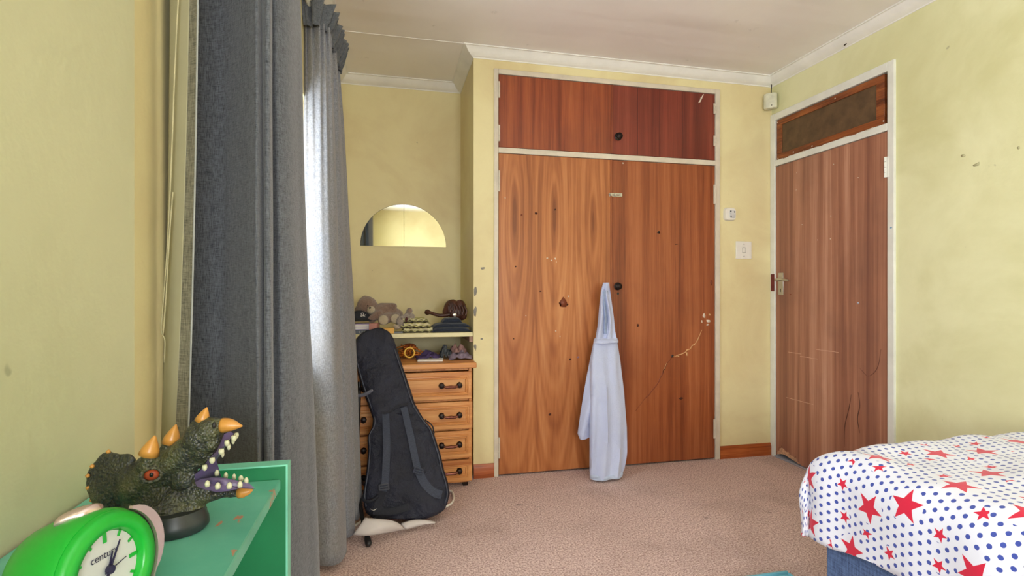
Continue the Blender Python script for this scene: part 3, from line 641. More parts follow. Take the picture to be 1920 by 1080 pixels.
# brown leather bag with strap
t = thing('leather_bag', 'crumpled dark brown leather bag with its strap stretched left on the booklets', 'bag', (.38, 3.42, SH+.03))
M_lea = NT('brown_leather'); _n = M_lea.noise(M_lea.coord(), 18, 5, .6); M_lea.bump(_n, .6, .01)
M_lea = M_lea.out(M_lea.ramp(_n, [(.3, L(44, 22, 18)), (.7, L(98, 58, 46))]), .42, 0, .5)
m = MB(); c = q(1130, 220, 3.42)
m.ball(c+Vector((-.01, 0, .012)), (.050, .045, .058), Matrix.Rotation(.35, 3, 'Y')); m.ball(c+Vector((.045, .01, .002)), (.045, .04, .065)); m.ball(c+Vector((.02, -.02, -.02)), (.06, .035, .042)); m.ball(c+Vector((.055, -.005, -.04)), (.035, .035, .03))
m.ball(c+Vector((-.035, .0, -.005)), (.03, .03, .04), Matrix.Rotation(.6, 3, 'Y'))
o = m.obj('body', M_lea, t, remesh=.004, soft=2)
m = MB()
for k in range(6):
    a = c+Vector((-.03+.02*k, -.045+.003*k, .045-.004*k)); m.tube(cr([a, a+Vector((.012, -.012, -.03)), a+Vector((.006, -.016, -.06))], 4), [.002]+[.006]*7+[.002] if False else .0055, 6)
m.obj('fold', M_lea, t, smooth=60)
m = MB(); m.tube(cr([q(860, 245, 3.40), q(900, 250, 3.38), q(980, 275, 3.37), q(1060, 275, 3.38), q(1110, 262, 3.39)], 5), [.016, .018, .019, .017, .014]+[.011]*11+[.012]*5, 8); m.obj('strap', M_lea, t, smooth=60)
m = MB(); m.lathe([(.011, 0), (.012, .004), (.006, .006)], Matrix.Translation(q(1148, 272, 3.365)) @ Matrix.Rotation(pi/2, 4, 'X'), 14); m.obj('button', M_steel, t)
# folded navy garment
t = thing('folded_jacket', 'folded navy jacket at the right end of the cream shelf', 'garment', (.40, 3.36, SH))
M_navy = weave('navy_cloth', L(40, 46, 60), L(22, 26, 36), 1.2, .3, .9)
def fold_slab(x0, x1, y0, y1, z0, z1, seed, nose=.02):
    rows = []
    N = 14
    for i in range(N+1):
        u = i/N; x = x0+(x1-x0)*u; hh = (z1-z0)*(1-abs(2*u-1)**6*.8)*(1+.12*noise.noise(Vector((u*5, seed, 0))))
        P = []
        for k in range(16):
            a = 2*pi*k/16; P.append(Vector((x, (y0+y1)/2+(y1-y0)/2*math.copysign(abs(cos(a))**.5, cos(a)), z0+hh/2+hh/2*math.copysign(abs(sin(a))**.8, sin(a)))))
        rows.append(P)
    return rows
for (x0, x1, z0, z1, y0, y1, sd) in [(.255, .498, SH+.001, SH+.030, 3.275, 3.45, 1), (.262, .495, SH+.026, SH+.056, 3.285, 3.45, 2), (.325, .445, SH+.054, SH+.088, 3.31, 3.44, 3)]:
    MB().loft(fold_slab(x0, x1, y0, y1, z0, z1, sd)).obj('fold', M_navy, t, smooth=70)

# clutter on the chest top
CT = .7325
t = thing('orange_mesh_toy', 'orange net toy bundle with a yellow ring on the chest of drawers', 'toy', (.11, 3.28, CT))
M_or = flat('orange_net', L(206, 118, 40), .6, var=.35, scale=70); M_yr = flat('yellow_plastic', L(236, 186, 72), .4, var=.05)
rc = q(690, 655, 3.24); m = MB(); m.tube([rc+Vector((.029*cos(a), .006*sin(a), .029*sin(a))) for a in [2*pi*j/28 for j in range(28)]]+[rc+Vector((.029, 0, 0))], .005, 8, cap=False); m.obj('ring', M_yr, t, smooth=180)
rnd = random.Random(5)
m = MB()
for k in range(46):
    p = q(rnd.uniform(600, 810), rnd.uniform(590, 690), 3.34+rnd.uniform(-.05, .06)); v = Vector((rnd.uniform(-1, 1), rnd.uniform(-1, 1), rnd.uniform(-.6, .6))).normalized()*.03
    p.z = max(p.z, CT+.02); w1 = v.cross(Vector((0, 0, 1)))*.5
    m.tube(cr([p-v, p-v*.3+w1, p+v*.4-w1*.3, p+v], 3), .0042, 5)
m.obj('net', M_or, t, smooth=180)
MB().ball(q(690, 600, 3.36), (.045, .035, .026)).obj('bundle', flat('rust_cloth', L(150, 72, 30), .8, var=.4, scale=60, bump=.8, bscale=90), t, smooth=180)
def cloth_patch(name, cx, cy, sx, sy, h, mat, seed, z0=CT, parent=None, **k):
    rows = []; N = 12
    for i in range(N+1):
        r = []
        for j in range(N+1):
            u = i/N*2-1; v = j/N*2-1; e = max(0, 1-(u*u+v*v)/1.6)
            n = noise.noise(Vector((u*2.2+seed, v*2.2, seed)))
            r.append(Vector((cx+u*sx*(1+.15*n), cy+v*sy*(1+.15*n), z0+.003+h*e*(.55+n*.9 if n > -.4 else .2)+abs(noise.noise(Vector((u*5, v*5, seed))))*h*.35)))
        rows.append(r)
    m = MB(); m.grid(rows); return m.obj(name, mat, parent, solid=.003, origin=(cx, cy, z0), smooth=60, **k)
MB().box((-.075, -.05, 0), (.075, .05, .008), Matrix.Translation((.245, 3.245, CT+.001)) @ Matrix.Rotation(-.12, 4, 'Z')).obj('white_booklet', M_paper, label='thin white booklet lying on the chest of drawers top', cat='booklet', origin=(.245, 3.245, CT), bevel=.001)
cloth_patch('purple_cloth', .235, 3.325, .072, .05, .045, flat('purple_cloth', L(72, 54, 98), .85, var=.3, scale=30), 2.2, label='small purple and grey cloth behind the white booklet', cat='cloth')
cloth_patch('checked_cloth', .345, 3.33, .036, .05, .085, flat('grey_yellow_check', L(84, 88, 92), .85, var=.6, scale=110), 7.7, label='grey checked cloth between the purple cloth and the mauve sock', cat='cloth')
cloth_patch('mauve_sock', .425, 3.27, .07, .05, .05, flat('mauve_knit', L(128, 112, 128), .9, var=.3, scale=80), 4.1, label='mauve striped sock at the right end of the chest top', cat='sock')
cloth_patch('pink_cloth', .43, 3.36, .055, .05, .085, flat('dusky_pink', L(168, 128, 122), .9, var=.3, scale=30), 9.3, label='dusky pink crumpled cloth behind the mauve sock', cat='cloth')

# ------------------------------------------------------------------ hooded robe hanging from the knob
t = thing('hooded_robe', 'pale blue hooded towelling robe hanging from the wardrobe knob to the carpet', 'robe', (1.30, 3.05, 0))
def mk_towel():
    m = NT('pale_blue_terry'); n = m.noise(m.coord(), 140, 3, .7); k = m.noise(m.coord((3, 3, 1)), 1.4, 4, .6)
    c = m.ramp(k, [(.3, L(180, 187, 218)), (.7, L(202, 209, 234))]); m.bump(m.math('MULTIPLY_ADD', k, 2.0, n), .5, .006); return m.out(c, .95, 0, .1, .4)
M_tow = mk_towel()
def yplane(zz): return interp([(.0, 3.035), (.35, 3.06), (.80, 3.12), (1.1, 3.165), (1.25, 3.195)], zz)
def robe_loft(tab, name, thick, dy=0, mat=M_tow, wr=1.0):
    # tab: (y_px, xl_px, xr_px) rows, lofted as flattened tubes
    rows = []
    tab = sorted(tab); n = 40
    for i in range(n+1):
        y = tab[0][0]+(tab[-1][0]-tab[0][0])*i/n
        xl = interp([(a, b) for a, b, c in tab], y); xr = interp([(a, c) for a, b, c in tab], y)
        Y = 3.1
        for _ in range(6): zz = at_y(xl, y, Y).z; Y = yplane(zz)+dy
        A = at_y(xl, y, Y); B = at_y(xr, y, Y); C = (A+B)/2; hw = (B.x-A.x)/2; P = []
        th = thick*(.35+.65*min(1, i/n*3))
        for k in range(28):
            a = 2*pi*k/28; x = hw*cos(a); yy = th*math.copysign(abs(sin(a))**.7, sin(a))
            w_ = .012*wr*noise.noise(Vector((x*26, i*.05, 3+dy)))*min(1, i/6) if sin(a) < 0 else 0
            P.append(Vector((C.x+x, Y+yy+w_*2+.01*wr*sin(x*75+1.0)*(i/n)*(sin(a) < 0), max(.006, C.z+(.004*sin(x*30) if i == n else 0)))))
        rows.append(P)
    return MB().loft(rows).obj(name, mat, t, smooth=70)
body = [(634, 1116, 1156), (645, 1113, 1158), (675, 1108, 1163), (706, 1107, 1166), (733, 1107, 1169), (772, 1106, 1172), (803, 1106, 1174), (850, 1106, 1174), (880, 1106, 1170), (893, 1107, 1166)]
robe_loft(body, 'body', .042)
robe_loft([(640, 1113, 1140), (675, 1106, 1140), (706, 1100, 1135), (740, 1094, 1130), (772, 1089, 1125), (813, 1083, 1118), (821, 1087, 1112)], 'sleeve', .022, dy=.035)
# hood: two gathered edges with a dark slit between them
robe_loft([(530, 1131, 1138), (545, 1127, 1138), (575, 1124, 1137), (610, 1121, 1138), (640, 1116, 1140)], 'hood', .020)
robe_loft([(530, 1134, 1142), (545, 1134, 1144), (575, 1137, 1148), (600, 1139, 1151), (620, 1139, 1153), (640, 1134, 1156)], 'hood', .022, dy=-.006)
robe_loft([(545, 1130, 1140), (580, 1131, 1142), (625, 1132, 1145)], 'hood_lining', .012, dy=-.012, mat=flat('blue_grey_lining', L(150, 164, 194), .9))
robe_loft([(634, 1115, 1157), (642, 1114, 1158)], 'collar_band', .050, mat=M_tow, wr=.3)
robe_loft([(886, 1106, 1168), (895, 1107, 1166)], 'hem', .046, mat=flat('hem_blue', L(186, 196, 218), .9), wr=.4)

# ------------------------------------------------------------------ curtains
def curtain(name, label, top, bot, mat, ztop, zbot, origin, nv=40, seed=0, amp=.004, ease=1.3, pleat=0.0):
    """top/bot: plan paths (x,y); the sheet runs between them"""
    T = cr([(x, y, 0) for x, y in top], 10); Bt = cr([(x, y, 0) for x, y in bot], 10)
    rows = []
    for i in range(nv+1):
        v = i/nv; e = v**ease; r = []
        for j, (a, b2) in enumerate(zip(T, Bt)):
            p = a.lerp(b2, e); z = ztop+(zbot-ztop)*v
            n = noise.noise(Vector((j*.06+seed, v*3.0, seed))); n2 = noise.noise(Vector((j*.03+seed, v*9.0, seed+4)))
            g = pleat*exp(-v*6)*(sin(j*.62)+.4*sin(j*.27+1))
            r.append(Vector((p.x+amp*n*2+g*.5, p.y+amp*(n+n2)*1.5-g, z)))
        rows.append(r)
    return rows
def pd(px, d): l = (px-960)/F_PX; return ((cos(YAW)*l+sin(YAW))*d, (cos(YAW)-sin(YAW)*l)*d)
# near curtain: back side (lining) curls toward the camera, then the front face with its folds
nc = thing('near_curtain', 'large slate grey linen curtain nearest the camera with its lining turned outward', 'curtain', (-.25, 1.1, .03))
top_f = [pd(340, .82), pd(346, .90), pd(376, .935), pd(420, .94), pd(452, .89), pd(478, .87), pd(487, .90), pd(491, .90), pd(500, .875), pd(506, .90), pd(504, 1.03), pd(518, 1.05), pd(534, 1.08), pd(546, 1.14), pd(556, 1.22), pd(550, 1.36)]
bot_f = [pd(276, .82), pd(290, .90), pd(340, .935), pd(410, .93), pd(455, .87), pd(487, .84), pd(498, .88), pd(503, .90), pd(508, .86), pd(514, .88), pd(514, 1.02), pd(536, 1.00), pd(562, 1.05), pd(590, 1.12), pd(614, 1.20), pd(606, 1.36)]
m = MB(); m.grid(curtain('', '', top_f, bot_f, None, 2.36, .03, None, 48, 1.0)); m.obj('drape', M_curt, nc, smooth=180, solid=.0015)
top_e = [pd(326, .80), pd(345, .79), pd(368, .785)]; bot_e = [pd(262, .80), pd(262, .79), pd(262, .785)]
top_h = [pd(368, .785), pd(374, .783), pd(380, .78)]; bot_h = [pd(262, .785), pd(282, .783), pd(302, .78)]
def liner_rows(top, bot): return curtain('', '', top, bot, None, 2.36, .03, None, 48, 1.0, .0012, 2.0)
m = MB(); m.grid(liner_rows(top_e, bot_e)); m.obj('lining', M_lining, nc, smooth=180, solid=.001)
m = MB(); m.grid(liner_rows(top_h, bot_h)); m.obj('side_hem', M_hem, nc, smooth=180, solid=.002)
E = [r[-1]+Vector((.0008, -.001, 0)) for r in liner_rows(top_h, bot_h)]
MB().tube(E, .0013, 6).obj('hem_edge', flat('pale_grey_edge', L(160, 164, 160), .8), nc, smooth=180)
crd = [at_d(px, py, .775) for px, py in [(338, -60), (332, 40), (327, 150), (323, 260), (318, 380), (314, 460), (309, 530), (304, 590), (302, 615), (305, 628), (308, 600), (312, 540), (318, 440), (324, 360)]]
m = MB(); m.tube(cr(crd, 4), .0011, 5); m.tube(cr([at_d(305, 628, .775), at_d(309, 640, .774), at_d(308, 680, .776)], 4), .0009, 5)
m.obj('header_cord', flat('cream_cord', L(186, 180, 142), .8), nc, smooth=180)
# gathered heading of the near curtain (above the frame)
def heading(path, z0, z1, amp, n, seed, flare=.012):
    P = cr([(x, y, 0) for x, y in path], 24); rows = []
    for i in range(9):
        v = i/8; r = []
        L_ = 0
        for j, p in enumerate(P):
            q1 = P[min(j+1, len(P)-1)]-P[max(j-1, 0)]; t_ = q1.normalized(); nrm = Vector((t_.y, -t_.x, 0))
            L_ += (P[j]-P[j-1]).length if j else 0
            a = amp*(sin(L_*n+seed)+.5*sin(L_*n*2.3+seed*2))*(1 if v > .3 else .55)*(1+1.1*max(0, v-.45))
            r.append(p+nrm*(a+flare*v)+Vector((0, 0, z0+(z1-z0)*v+.007*sin(L_*n*.9+seed)*v+.004*noise.noise(Vector((L_*60, v, 0))))))
        rows.append(r)
    return rows
m = MB(); m.grid(heading([(-.30, .86), (-.25, 1.0), (-.25, 1.2), (-.27, 1.36)], 2.33, 2.42, .008, 240, 0)); m.obj('heading', M_curt, nc, smooth=180, solid=.002)
# far curtain
fc = thing('far_curtain', 'grey linen curtain beside the alcove with a pleated ruffled heading', 'curtain', (-.24, 2.5, .03))
top_g = [pd(570, 2.20), pd(580, 2.185), pd(592, 2.18), pd(603, 2.19), pd(613, 2.22), pd(619, 2.27), pd(616, 2.36), pd(624, 2.40), pd(630, 2.46), pd(628, 2.55), pd(633, 2.60), pd(638, 2.66)]
bot_g = [pd(566, 2.22), pd(586, 2.19), pd(605, 2.17), pd(622, 2.17), pd(638, 2.20), pd(650, 2.30), pd(645, 2.40), pd(655, 2.42), pd(666, 2.48), pd(662, 2.58), pd(670, 2.60), pd(680, 2.68)]
m = MB(); m.grid(curtain('', '', top_g, bot_g, None, 2.25, .035, None, 60, 5.0, .002, .8, .012)); m.obj('drape', M_curt_f, fc, smooth=180, solid=.0015)
m = MB(); m.grid(heading([pd(572, 2.16), pd(588, 2.15), pd(606, 2.20), pd(620, 2.34), pd(630, 2.50), pd(638, 2.64)], 2.225, 2.335, .017, 125, 1.5, .016)); m.obj('heading', M_curt, fc, smooth=180, solid=.002)
rod = MB(); rod.tube([(-.315, .55, 2.31), (-.315, 2.75, 2.31)], .009, 10); rod = rod.obj('curtain_rail', M_frame_b, label='slim white curtain rail above the window carrying both grey curtains', cat='curtain rail', origin=(-.315, 1.65, 2.31), smooth=60)
for y in (.78, 1.7, 2.73): box('bracket', (XL, y-.01, 2.30), (-.315, y+.01, 2.32), M_frame_b, rod)

# ------------------------------------------------------------------ gig bag leaning by the drawers
KB = .4144
def on_bag(px, py, off=0.0):
    r = ray(px, py); t_ = (2.66+off+(CAM_H-.03)*KB)/(r.y-r.z*KB); return Vector((r.x*t_, r.y*t_, CAM_H+r.z*t_))
gb = thing('guitar_bag', 'black padded guitar gig bag leaning upright against the drawers, straps facing out', 'bag', (.09, 2.74, 0))
Lp = [(615, 712), (618, 690), (624, 677), (633, 667), (645, 663), (665, 664.5), (681, 667), (710, 674), (734, 681.5), (760, 691), (783, 699), (800, 697), (812, 690), (822, 688), (844, 689.5), (885, 686), (926, 680), (950, 682), (962, 686), (972, 700)]
Rp = [(615, 712), (617, 724), (624, 733), (633, 739), (653, 745), (680, 754), (706, 763), (755, 779), (783, 795), (800, 809), (812, 815), (853, 828), (880, 834), (902, 841), (926, 845), (945, 840), (958, 833), (968, 815), (975, 790)]
def bag_rows(n, th, off, shrink=0):
    rows = []
    for i in range(n+1):
        f = i/n; e = f
        yl = 615+(972-615)*(e**1.0); xl = interp(Lp, yl)
        yr = 615+(976-615)*e; xr = interp(Rp, yr)
        if i == 0: xl, xr = 706, 716
        A = on_bag(xl, yl, off); B = on_bag(xr, yr, off); C = (A+B)/2; U = (B-A)/2
        nr = Vector((0, -1, KB)).normalized()
        tt = th*interp([(0, .25), (.04, .8), (.1, 1), (.9, 1), (.97, .9), (1, .4)], f); P = []
        for k in range(44):
            a = 2*pi*k/44; cu = math.copysign(abs(cos(a))**.62, cos(a)); sv = math.copysign(abs(sin(a))**.45, sin(a))
            w_ = 0
            if sv > .2:
                pp = C+U*cu; w_ = .018*noise.noise(Vector((pp.x*9, pp.z*7, 2)))+.006*noise.noise(Vector((pp.x*26, pp.z*14, 5)))+(.028*max(0, noise.noise(Vector((pp.x*6+pp.z*5, pp.z*5-pp.x*3, 9)))) if f > .45 else 0)
            P.append(C+U*cu+nr*(tt*(sv-1)*.5+w_))
        rows.append(P)
    return rows
MB().loft(bag_rows(72, .105, 0)).obj('shell', M_bag, gb, smooth=180)
nrm = Vector((0, -1, KB)).normalized()
def on_face(px, py, lift=.004): return on_bag(px, py)+nrm*lift
edge = [(y, x+5) for y, x in Lp[4:18]]; m = MB(); m.tube(cr([on_face(x+(4 if y > 700 else 3), y, -.006) for y, x in Lp[5:18]], 3), .0035, 6); m.obj('piping', M_pipe, gb, smooth=180)
m = MB(); m.tube(cr([on_face(x-6, y, -.004) for y, x in Rp[4:16]], 3), .0035, 6); m.obj('piping', M_pipe, gb, smooth=180)
def ribbon(pts, wd, name, mat, par, th=.004, lift=.012):
    P = cr([on_face(x, y, l) for x, y, l in pts], 6); rows = []
    for i, p in enumerate(P):
        t_ = (P[min(i+1, len(P)-1)]-P[max(i-1, 0)]).normalized(); s_ = t_.cross(nrm).normalized()
        rows.append([p-s_*wd/2, p+s_*wd/2, p+s_*wd/2-nrm*th, p-s_*wd/2-nrm*th])
    return MB().loft(rows).obj(name, mat, par, smooth=40)
s1 = ribbon([(723, 776, .008), (724, 800, .016), (725, 835, .02), (724, 870, .02), (722, 905, .018), (718, 921, .016)], .036, 'shoulder_strap', M_strap, gb)
ribbon([(719, 915, .014), (713, 935, .01), (708, 952, .008), (706, 966, .006)], .038, 'strap_tail', M_black, gb)
s2 = ribbon([(757, 764, .008), (763, 790, .016), (770, 820, .02), (776, 850, .022), (781, 872, .02), (785, 888, .018)], .034, 'shoulder_strap', M_strap, gb)
ribbon([(785, 884, .018), (792, 900, .018), (802, 914, .014), (815, 924, .010), (828, 928, .006)], .040, 'strap_tail', M_strap, gb)
def buckle(px, py, par, ang):
    c = on_face(px, py, .026); m = MB(); s_ = Vector((cos(ang), 0, sin(ang))); u_ = nrm.cross(s_)
    for a, b2 in [((-.022, -.012), (.022, -.012)), ((.022, -.012), (.022, .012)), ((.022, .012), (-.022, .012)), ((-.022, .012), (-.022, -.012)), ((-.022, 0), (.022, 0))]:
        m.tube([c+s_*a[0]+u_*a[1], c+s_*b2[0]+u_*b2[1]], .004, 6)
    m.obj('buckle', flat('dark_plastic', L(72, 76, 86), .35) if par is s1 else M_strap, par)
buckle(720, 914, s1, 0.05); buckle(784, 884, s2, -.35)
m = MB(); m.tube(cr([on_face(683, 925, -.03), on_face(681, 936, -.01), on_face(690, 941, .01), on_face(704, 935, .012), on_face(710, 928, .008)], 5), .008, 8); m.obj('side_loop', M_black, gb, smooth=180)
ribbon([(708, 771, .004), (722, 775, .012), (735, 769, .012), (750, 761, .012), (765, 757, .006)], .012, 'strap_anchor', M_black, gb)
ribbon([(706, 960, .006), (740, 958, .010), (780, 945, .010), (815, 930, .008), (832, 922, .002)], .032, 'bottom_seam', M_black, gb)
m = MB(); m.tube(cr([on_face(798, 784, -.05), on_face(812, 795, -.06), on_face(815, 812, -.06), on_face(818, 825, -.06)], 5), .004, 6); m.tube(cr([on_face(800, 790, -.05), on_face(806, 800, -.055), on_face(816, 810, -.05)], 5), .004, 6)
m.obj('side_handle', M_black, gb, smooth=180)
m = MB(); m.tube(cr([on_face(694, 954, .008), on_face(700, 957, .012), on_face(706, 954, .01)], 4), .0016, 5); m.obj('strap_ring', M_steel, gb)

# guitar stand behind the bag
gs = thing('guitar_stand', 'black tubular guitar stand with a grey padded hook behind the gig bag', 'stand', (-.12, 2.9, 0))
A0 = Vector((-.165, 2.88, .12)); TP = Vector((-.155, 3.00, .66))
m = MB(); m.tube([A0, TP], .010, 10); m.obj('post', M_dark, gs, smooth=60)
ft = at_z(691, 1019, .016)
for e in (ft, Vector((-.28, 3.02, .016)), Vector((.02, 3.07, .016))):
    m = MB(); m.tube([A0+Vector((0, 0, .06)), A0.lerp(e, .6)+Vector((0, 0, -.012)), e], .009, 8); l_ = m.obj('leg', M_dark, gs, smooth=60)
    d_ = (e-A0).normalized(); MB().capsule(e-d_*.035, e, .014, .015).obj('rubber_foot', flat('black_rubber', L(30, 30, 32), .45), l_, smooth=60)
h0 = at_d(655, 741, 2.72); pts = cr([h0, at_d(668, 742, 2.70), at_d(683, 740, 2.68), at_d(698, 732, 2.66)], 5)
MB().tube(pts, [.008]*4+[.009]*(len(pts)-6)+[.008, .006], 8).obj('padded_hook', flat('grey_foam', L(112, 114, 126), .6), gs, smooth=60)
MB().tube([h0, h0+Vector((-.01, .06, -.01)), Vector((-.16, 2.97, .63))], .012, 8).obj('yoke', M_dark, gs, smooth=60)
m = MB(); a_ = at_d(672, 905, 2.75); m.tube([a_+Vector((-.05, .04, .0)), a_+Vector((.0, .0, .0)), at_d(676, 960, 2.72)], .010, 8); m.obj('lower_arm', M_dark, gs, smooth=60)

# white curled sheet under the bag and white cable
M_wsheet = flat('dull_white_plastic', L(206, 198, 194), .5, var=.06, scale=12)
def quadsheet(name, top, bot, lab, cat):
    T = cr(top, 5); Bm = cr(bot, 5); rows = []
    for i in range(7):
        v = i/6; rows.append([a.lerp(b2, v)+Vector((0, -.012*sin(pi*v), 0)) for a, b2 in zip(T, Bm)])
    m = MB(); m.grid(rows); return m.obj(name, M_wsheet, label=lab, cat=cat, solid=.002, origin=(T[0].x, T[0].y, .003), smooth=60)
quadsheet('white_card', [at_d(684, 971, 2.44), at_d(712, 973, 2.45), at_d(738, 977, 2.47), at_d(752, 984, 2.51)], [at_d(661, 1003, 2.40), at_d(692, 1004, 2.405), at_d(730, 999, 2.46), at_d(761, 992, 2.53)], 'bent dull white plastic sheet propped in front of the gig bag base', 'plastic sheet')
quadsheet('white_strip', [at_d(752, 981, 2.545), at_d(775, 975, 2.56), at_d(798, 975, 2.58), at_d(816, 978, 2.60)], [at_d(763, 993, 2.535), at_d(778, 989, 2.55), at_d(797, 984, 2.575), at_d(815, 980, 2.595)], 'narrow curled white plastic strip tucked under the gig bag right edge', 'plastic strip')
cb = [at_z(585, 1001, .008), at_z(612, 998, .008), at_z(640, 996, .008), at_z(664, 986, .008), Vector((.0, 2.95, .008)), Vector((.2, 3.05, .008)), at_z(842, 920, .008), at_z(850, 930, .008), at_z(848, 942, .008), at_z(836, 950, .008)]
MB().tube(cr(cb, 6), .0065, 8).obj('white_cable', M_plastic, label='thick white cable looping on the carpet behind the gig bag', cat='cable', origin=(0, 2.95, 0), smooth=180)

# ------------------------------------------------------------------ bed with printed duvet
BX, BY, BZ = 1.42, 1.498, .38
bd = thing('bed', 'bed base in denim blue fabric with a green sheeted mattress', 'bed', ((BX+2.61)/2, .5, 0))
M_denim = weave('denim_blue', L(78, 100, 140), L(46, 62, 98), .55, .3, .9)
box('base', (BX, -.45, .025), (2.612, BY, BZ), M_denim, bd, bevel=.008)
box('mattress', (BX+.004, -.44, BZ+.001), (2.608, BY-.006, BZ+.19), flat('green_sheet', L(30, 122, 104), .85, var=.12), bd, bevel=.02)
for x in (BX+.05, 2.56):
    for y in (-.38, BY-.07): MB().tube([(x, y, 0), (x, y, .03)], .02, 12).obj('foot', M_dark, bd)
def mk_duvet():
    m = NT('star_dot_cotton'); uv = m.coord(src='UV'); o = m.sep(uv)
    def cell(scale, off):
        n = m.nt.nodes.new('ShaderNodeTexVoronoi'); n.voronoi_dimensions = '2D'; n.feature = 'F1'; n.inputs['Scale'].default_value = scale; n.inputs['Randomness'].default_value = .55
        mp = m.coord((1, 1, 1), off, src='UV'); m.nt.links.new(mp, n.inputs['Vector']); return n, mp
    def star(scale, off, R, keep):
        n, mp = cell(scale, off)
        p = m.sep(n.outputs['Position']); q_ = m.sep(mp); cl = m.sep(n.outputs['Color'])
        dx = m.math('SUBTRACT', q_[0], p[0]); dy = m.math('SUBTRACT', q_[1], p[1])
        r = m.math('SQRT', m.math('ADD', m.math('MULTIPLY', dx, dx), m.math('MULTIPLY', dy, dy)))
        th = m.math('ADD', m.math('ARCTAN2', dy, dx), m.math('MULTIPLY', cl[0], 6.28))
        w_ = 2*pi/5
        ph = m.math('PINGPONG', th, w_/2)           # 0 at valley, 36 deg at tip
        r1 = R*.42
        den = m.math('ADD', m.math('MULTIPLY', m.math('SINE', m.math('SUBTRACT', w_/2, ph)), R), m.math('MULTIPLY', m.math('SINE', ph), r1))
        rs = m.math('DIVIDE', R*r1*sin(w_/2), den)
        # line through valley (r1 at 0) and tip (R at 36): r = r1 R sin36 / (r1 sin(ph) + R sin(36-ph))
        inside = m.math('LESS_THAN', r, rs)
        kp = m.math('LESS_THAN', cl[1], keep)
        return m.math('MULTIPLY', inside, kp), m.math('MULTIPLY', m.math('LESS_THAN', r, R*1.0), kp), m.math('MULTIPLY', m.math('LESS_THAN', r, R+.026), kp)
    s1_, h1, g1 = star(5.6, (0.13, .4, 0), .046, .9); s2_, h2, g2 = star(10.0, (.7, .21, 0), .020, .85)
    ng = m.math('SUBTRACT', 1.0, g1); s2_ = m.math('MULTIPLY', s2_, ng); h2 = m.math('MULTIPLY', h2, ng)
    # hexagonal dots
    sp = .027; rad = .0058
    def dots(ox, oy):
        fx = m.math('SUBTRACT', m.math('FLOORED_MODULO', m.math('ADD', o[0], ox), sp), sp/2); fy = m.math('SUBTRACT', m.math('FLOORED_MODULO', m.math('ADD', o[1], oy), sp*1.732), sp*.866)
        return m.math('LESS_THAN', m.math('SQRT', m.math('ADD', m.math('MULTIPLY', fx, fx), m.math('MULTIPLY', fy, fy))), rad)
    dt = m.math('MAXIMUM', dots(10, 10), dots(10+sp/2, 10+sp*.866))
    dt = m.math('MULTIPLY', dt, m.math('SUBTRACT', 1.0, m.math('MAXIMUM', h1, h2)))
    c = m.mix(dt, L(224, 226, 238), L(64, 80, 162)); c = m.mix(m.math('MAXIMUM', s1_, s2_), c, L(206, 30, 62))
    n = m.noise(m.coord(), 5, 4, .6); m.bump(n, .35, .02)
    return m.out(c, .85, 0, .2, .2)
M_duv = mk_duvet()
def mk_duvet_mesh():
    NU, NV = 90, 120; ztop = .615; R = .085
    u0, u1 = -.27, 1.20; v0, v1 = -.33, 1.95
    rows = []; UV = []
    def prof(s):   # s>0 on top measured from edge, s<0 over the side; returns (inset from edge, drop)
        a = R*pi/2
        if s > a*.5: return (R*(1-cos(pi/2))+(s-a*.5), 0.0) if False else (s-a*.5+R, 0.0)
        if s > -a*.5: t_ = (a*.5-s)/R; return (R-R*sin(t_), R-R*cos(t_))
        return (0.0, R+(-a*.5-s))
    for i in range(NU+1):
        u = u0+(u1-u0)*i/NU; r = []; rv = []
        for j in range(NV+1):
            v = v0+(v1-v0)*j/NV
            iu, du = prof(u); iv, dv = prof(v)
            x = BX-.035+iu; y = BY+.032-iv
            dd = max(du, dv)+.18*min(du, dv)
            z = ztop-dd
            n = noise.noise(Vector((u*3.2, v*3.0, 1)))*.026+noise.noise(Vector((u*8, v*7, 4)))*.012
            z += n*(1 if dd < .02 else .3)+.022*(1-exp(-max(0, u)*3))*(dd < .3)+.008
            side = min(1, dd/.12)
            fold = .013*sin(v*19+2*noise.noise(Vector((v*3, 0, 0)))*2)+.01*noise.noise(Vector((v*8, u*3, 7))); foldv = .012*sin(u*17+1)+.01*noise.noise(Vector((u*9, 2, v*3)))
            x -= side*(fold+.010) if du > .01 else 0
            y += side*(foldv+.008) if dv > .01 else 0
            x = min(x, 2.618); z = max(z, .325+.05*min(1, max(0, v+.02)*2.2)+.008*sin(v*13+u*7))
            r.append(Vector((x, y, z))); rv.append((u, v))
        rows.append(r); UV.append(rv)
    m = MB(); V = m.grid(rows); lay = m.bm.loops.layers.uv.new('UVMap'); mp = {}
    for i in range(NU+1):
        for j in range(NV+1): mp[V[i][j]] = UV[i][j]
    for f in m.bm.faces:
        for l in f.loops: l[lay].uv = mp[l.vert]
    return m
mk_duvet_mesh().obj('duvet', M_duv, label='white duvet printed with red stars and blue dots covering the bed', cat='duvet', origin=((BX+2.6)/2, .6, .34), smooth=180, solid=.012)

# turquoise lid on the carpet by the bed
t = thing('turquoise_lid', 'turquoise flat box lid on the carpet beside the bed corner', 'box lid', (1.37, 1.70, 0))
M_tq = flat('turquoise_card', L(120, 190, 204), .5, var=.06, scale=14)
box('panel', (1.20, 1.58, .004), (1.54, 1.815, .030), M_tq, t, bevel=.002)
for a, b2 in [((1.195, 1.815, 0), (1.545, 1.826, .04)), ((1.195, 1.57, 0), (1.545, 1.58, .04)), ((1.54, 1.58, 0), (1.549, 1.815, .036)), ((1.192, 1.58, 0), (1.20, 1.815, .036))]:
    box('rim', a, b2, flat('turquoise_rim', L(112, 178, 196), .5, var=.05), t, bevel=.002)

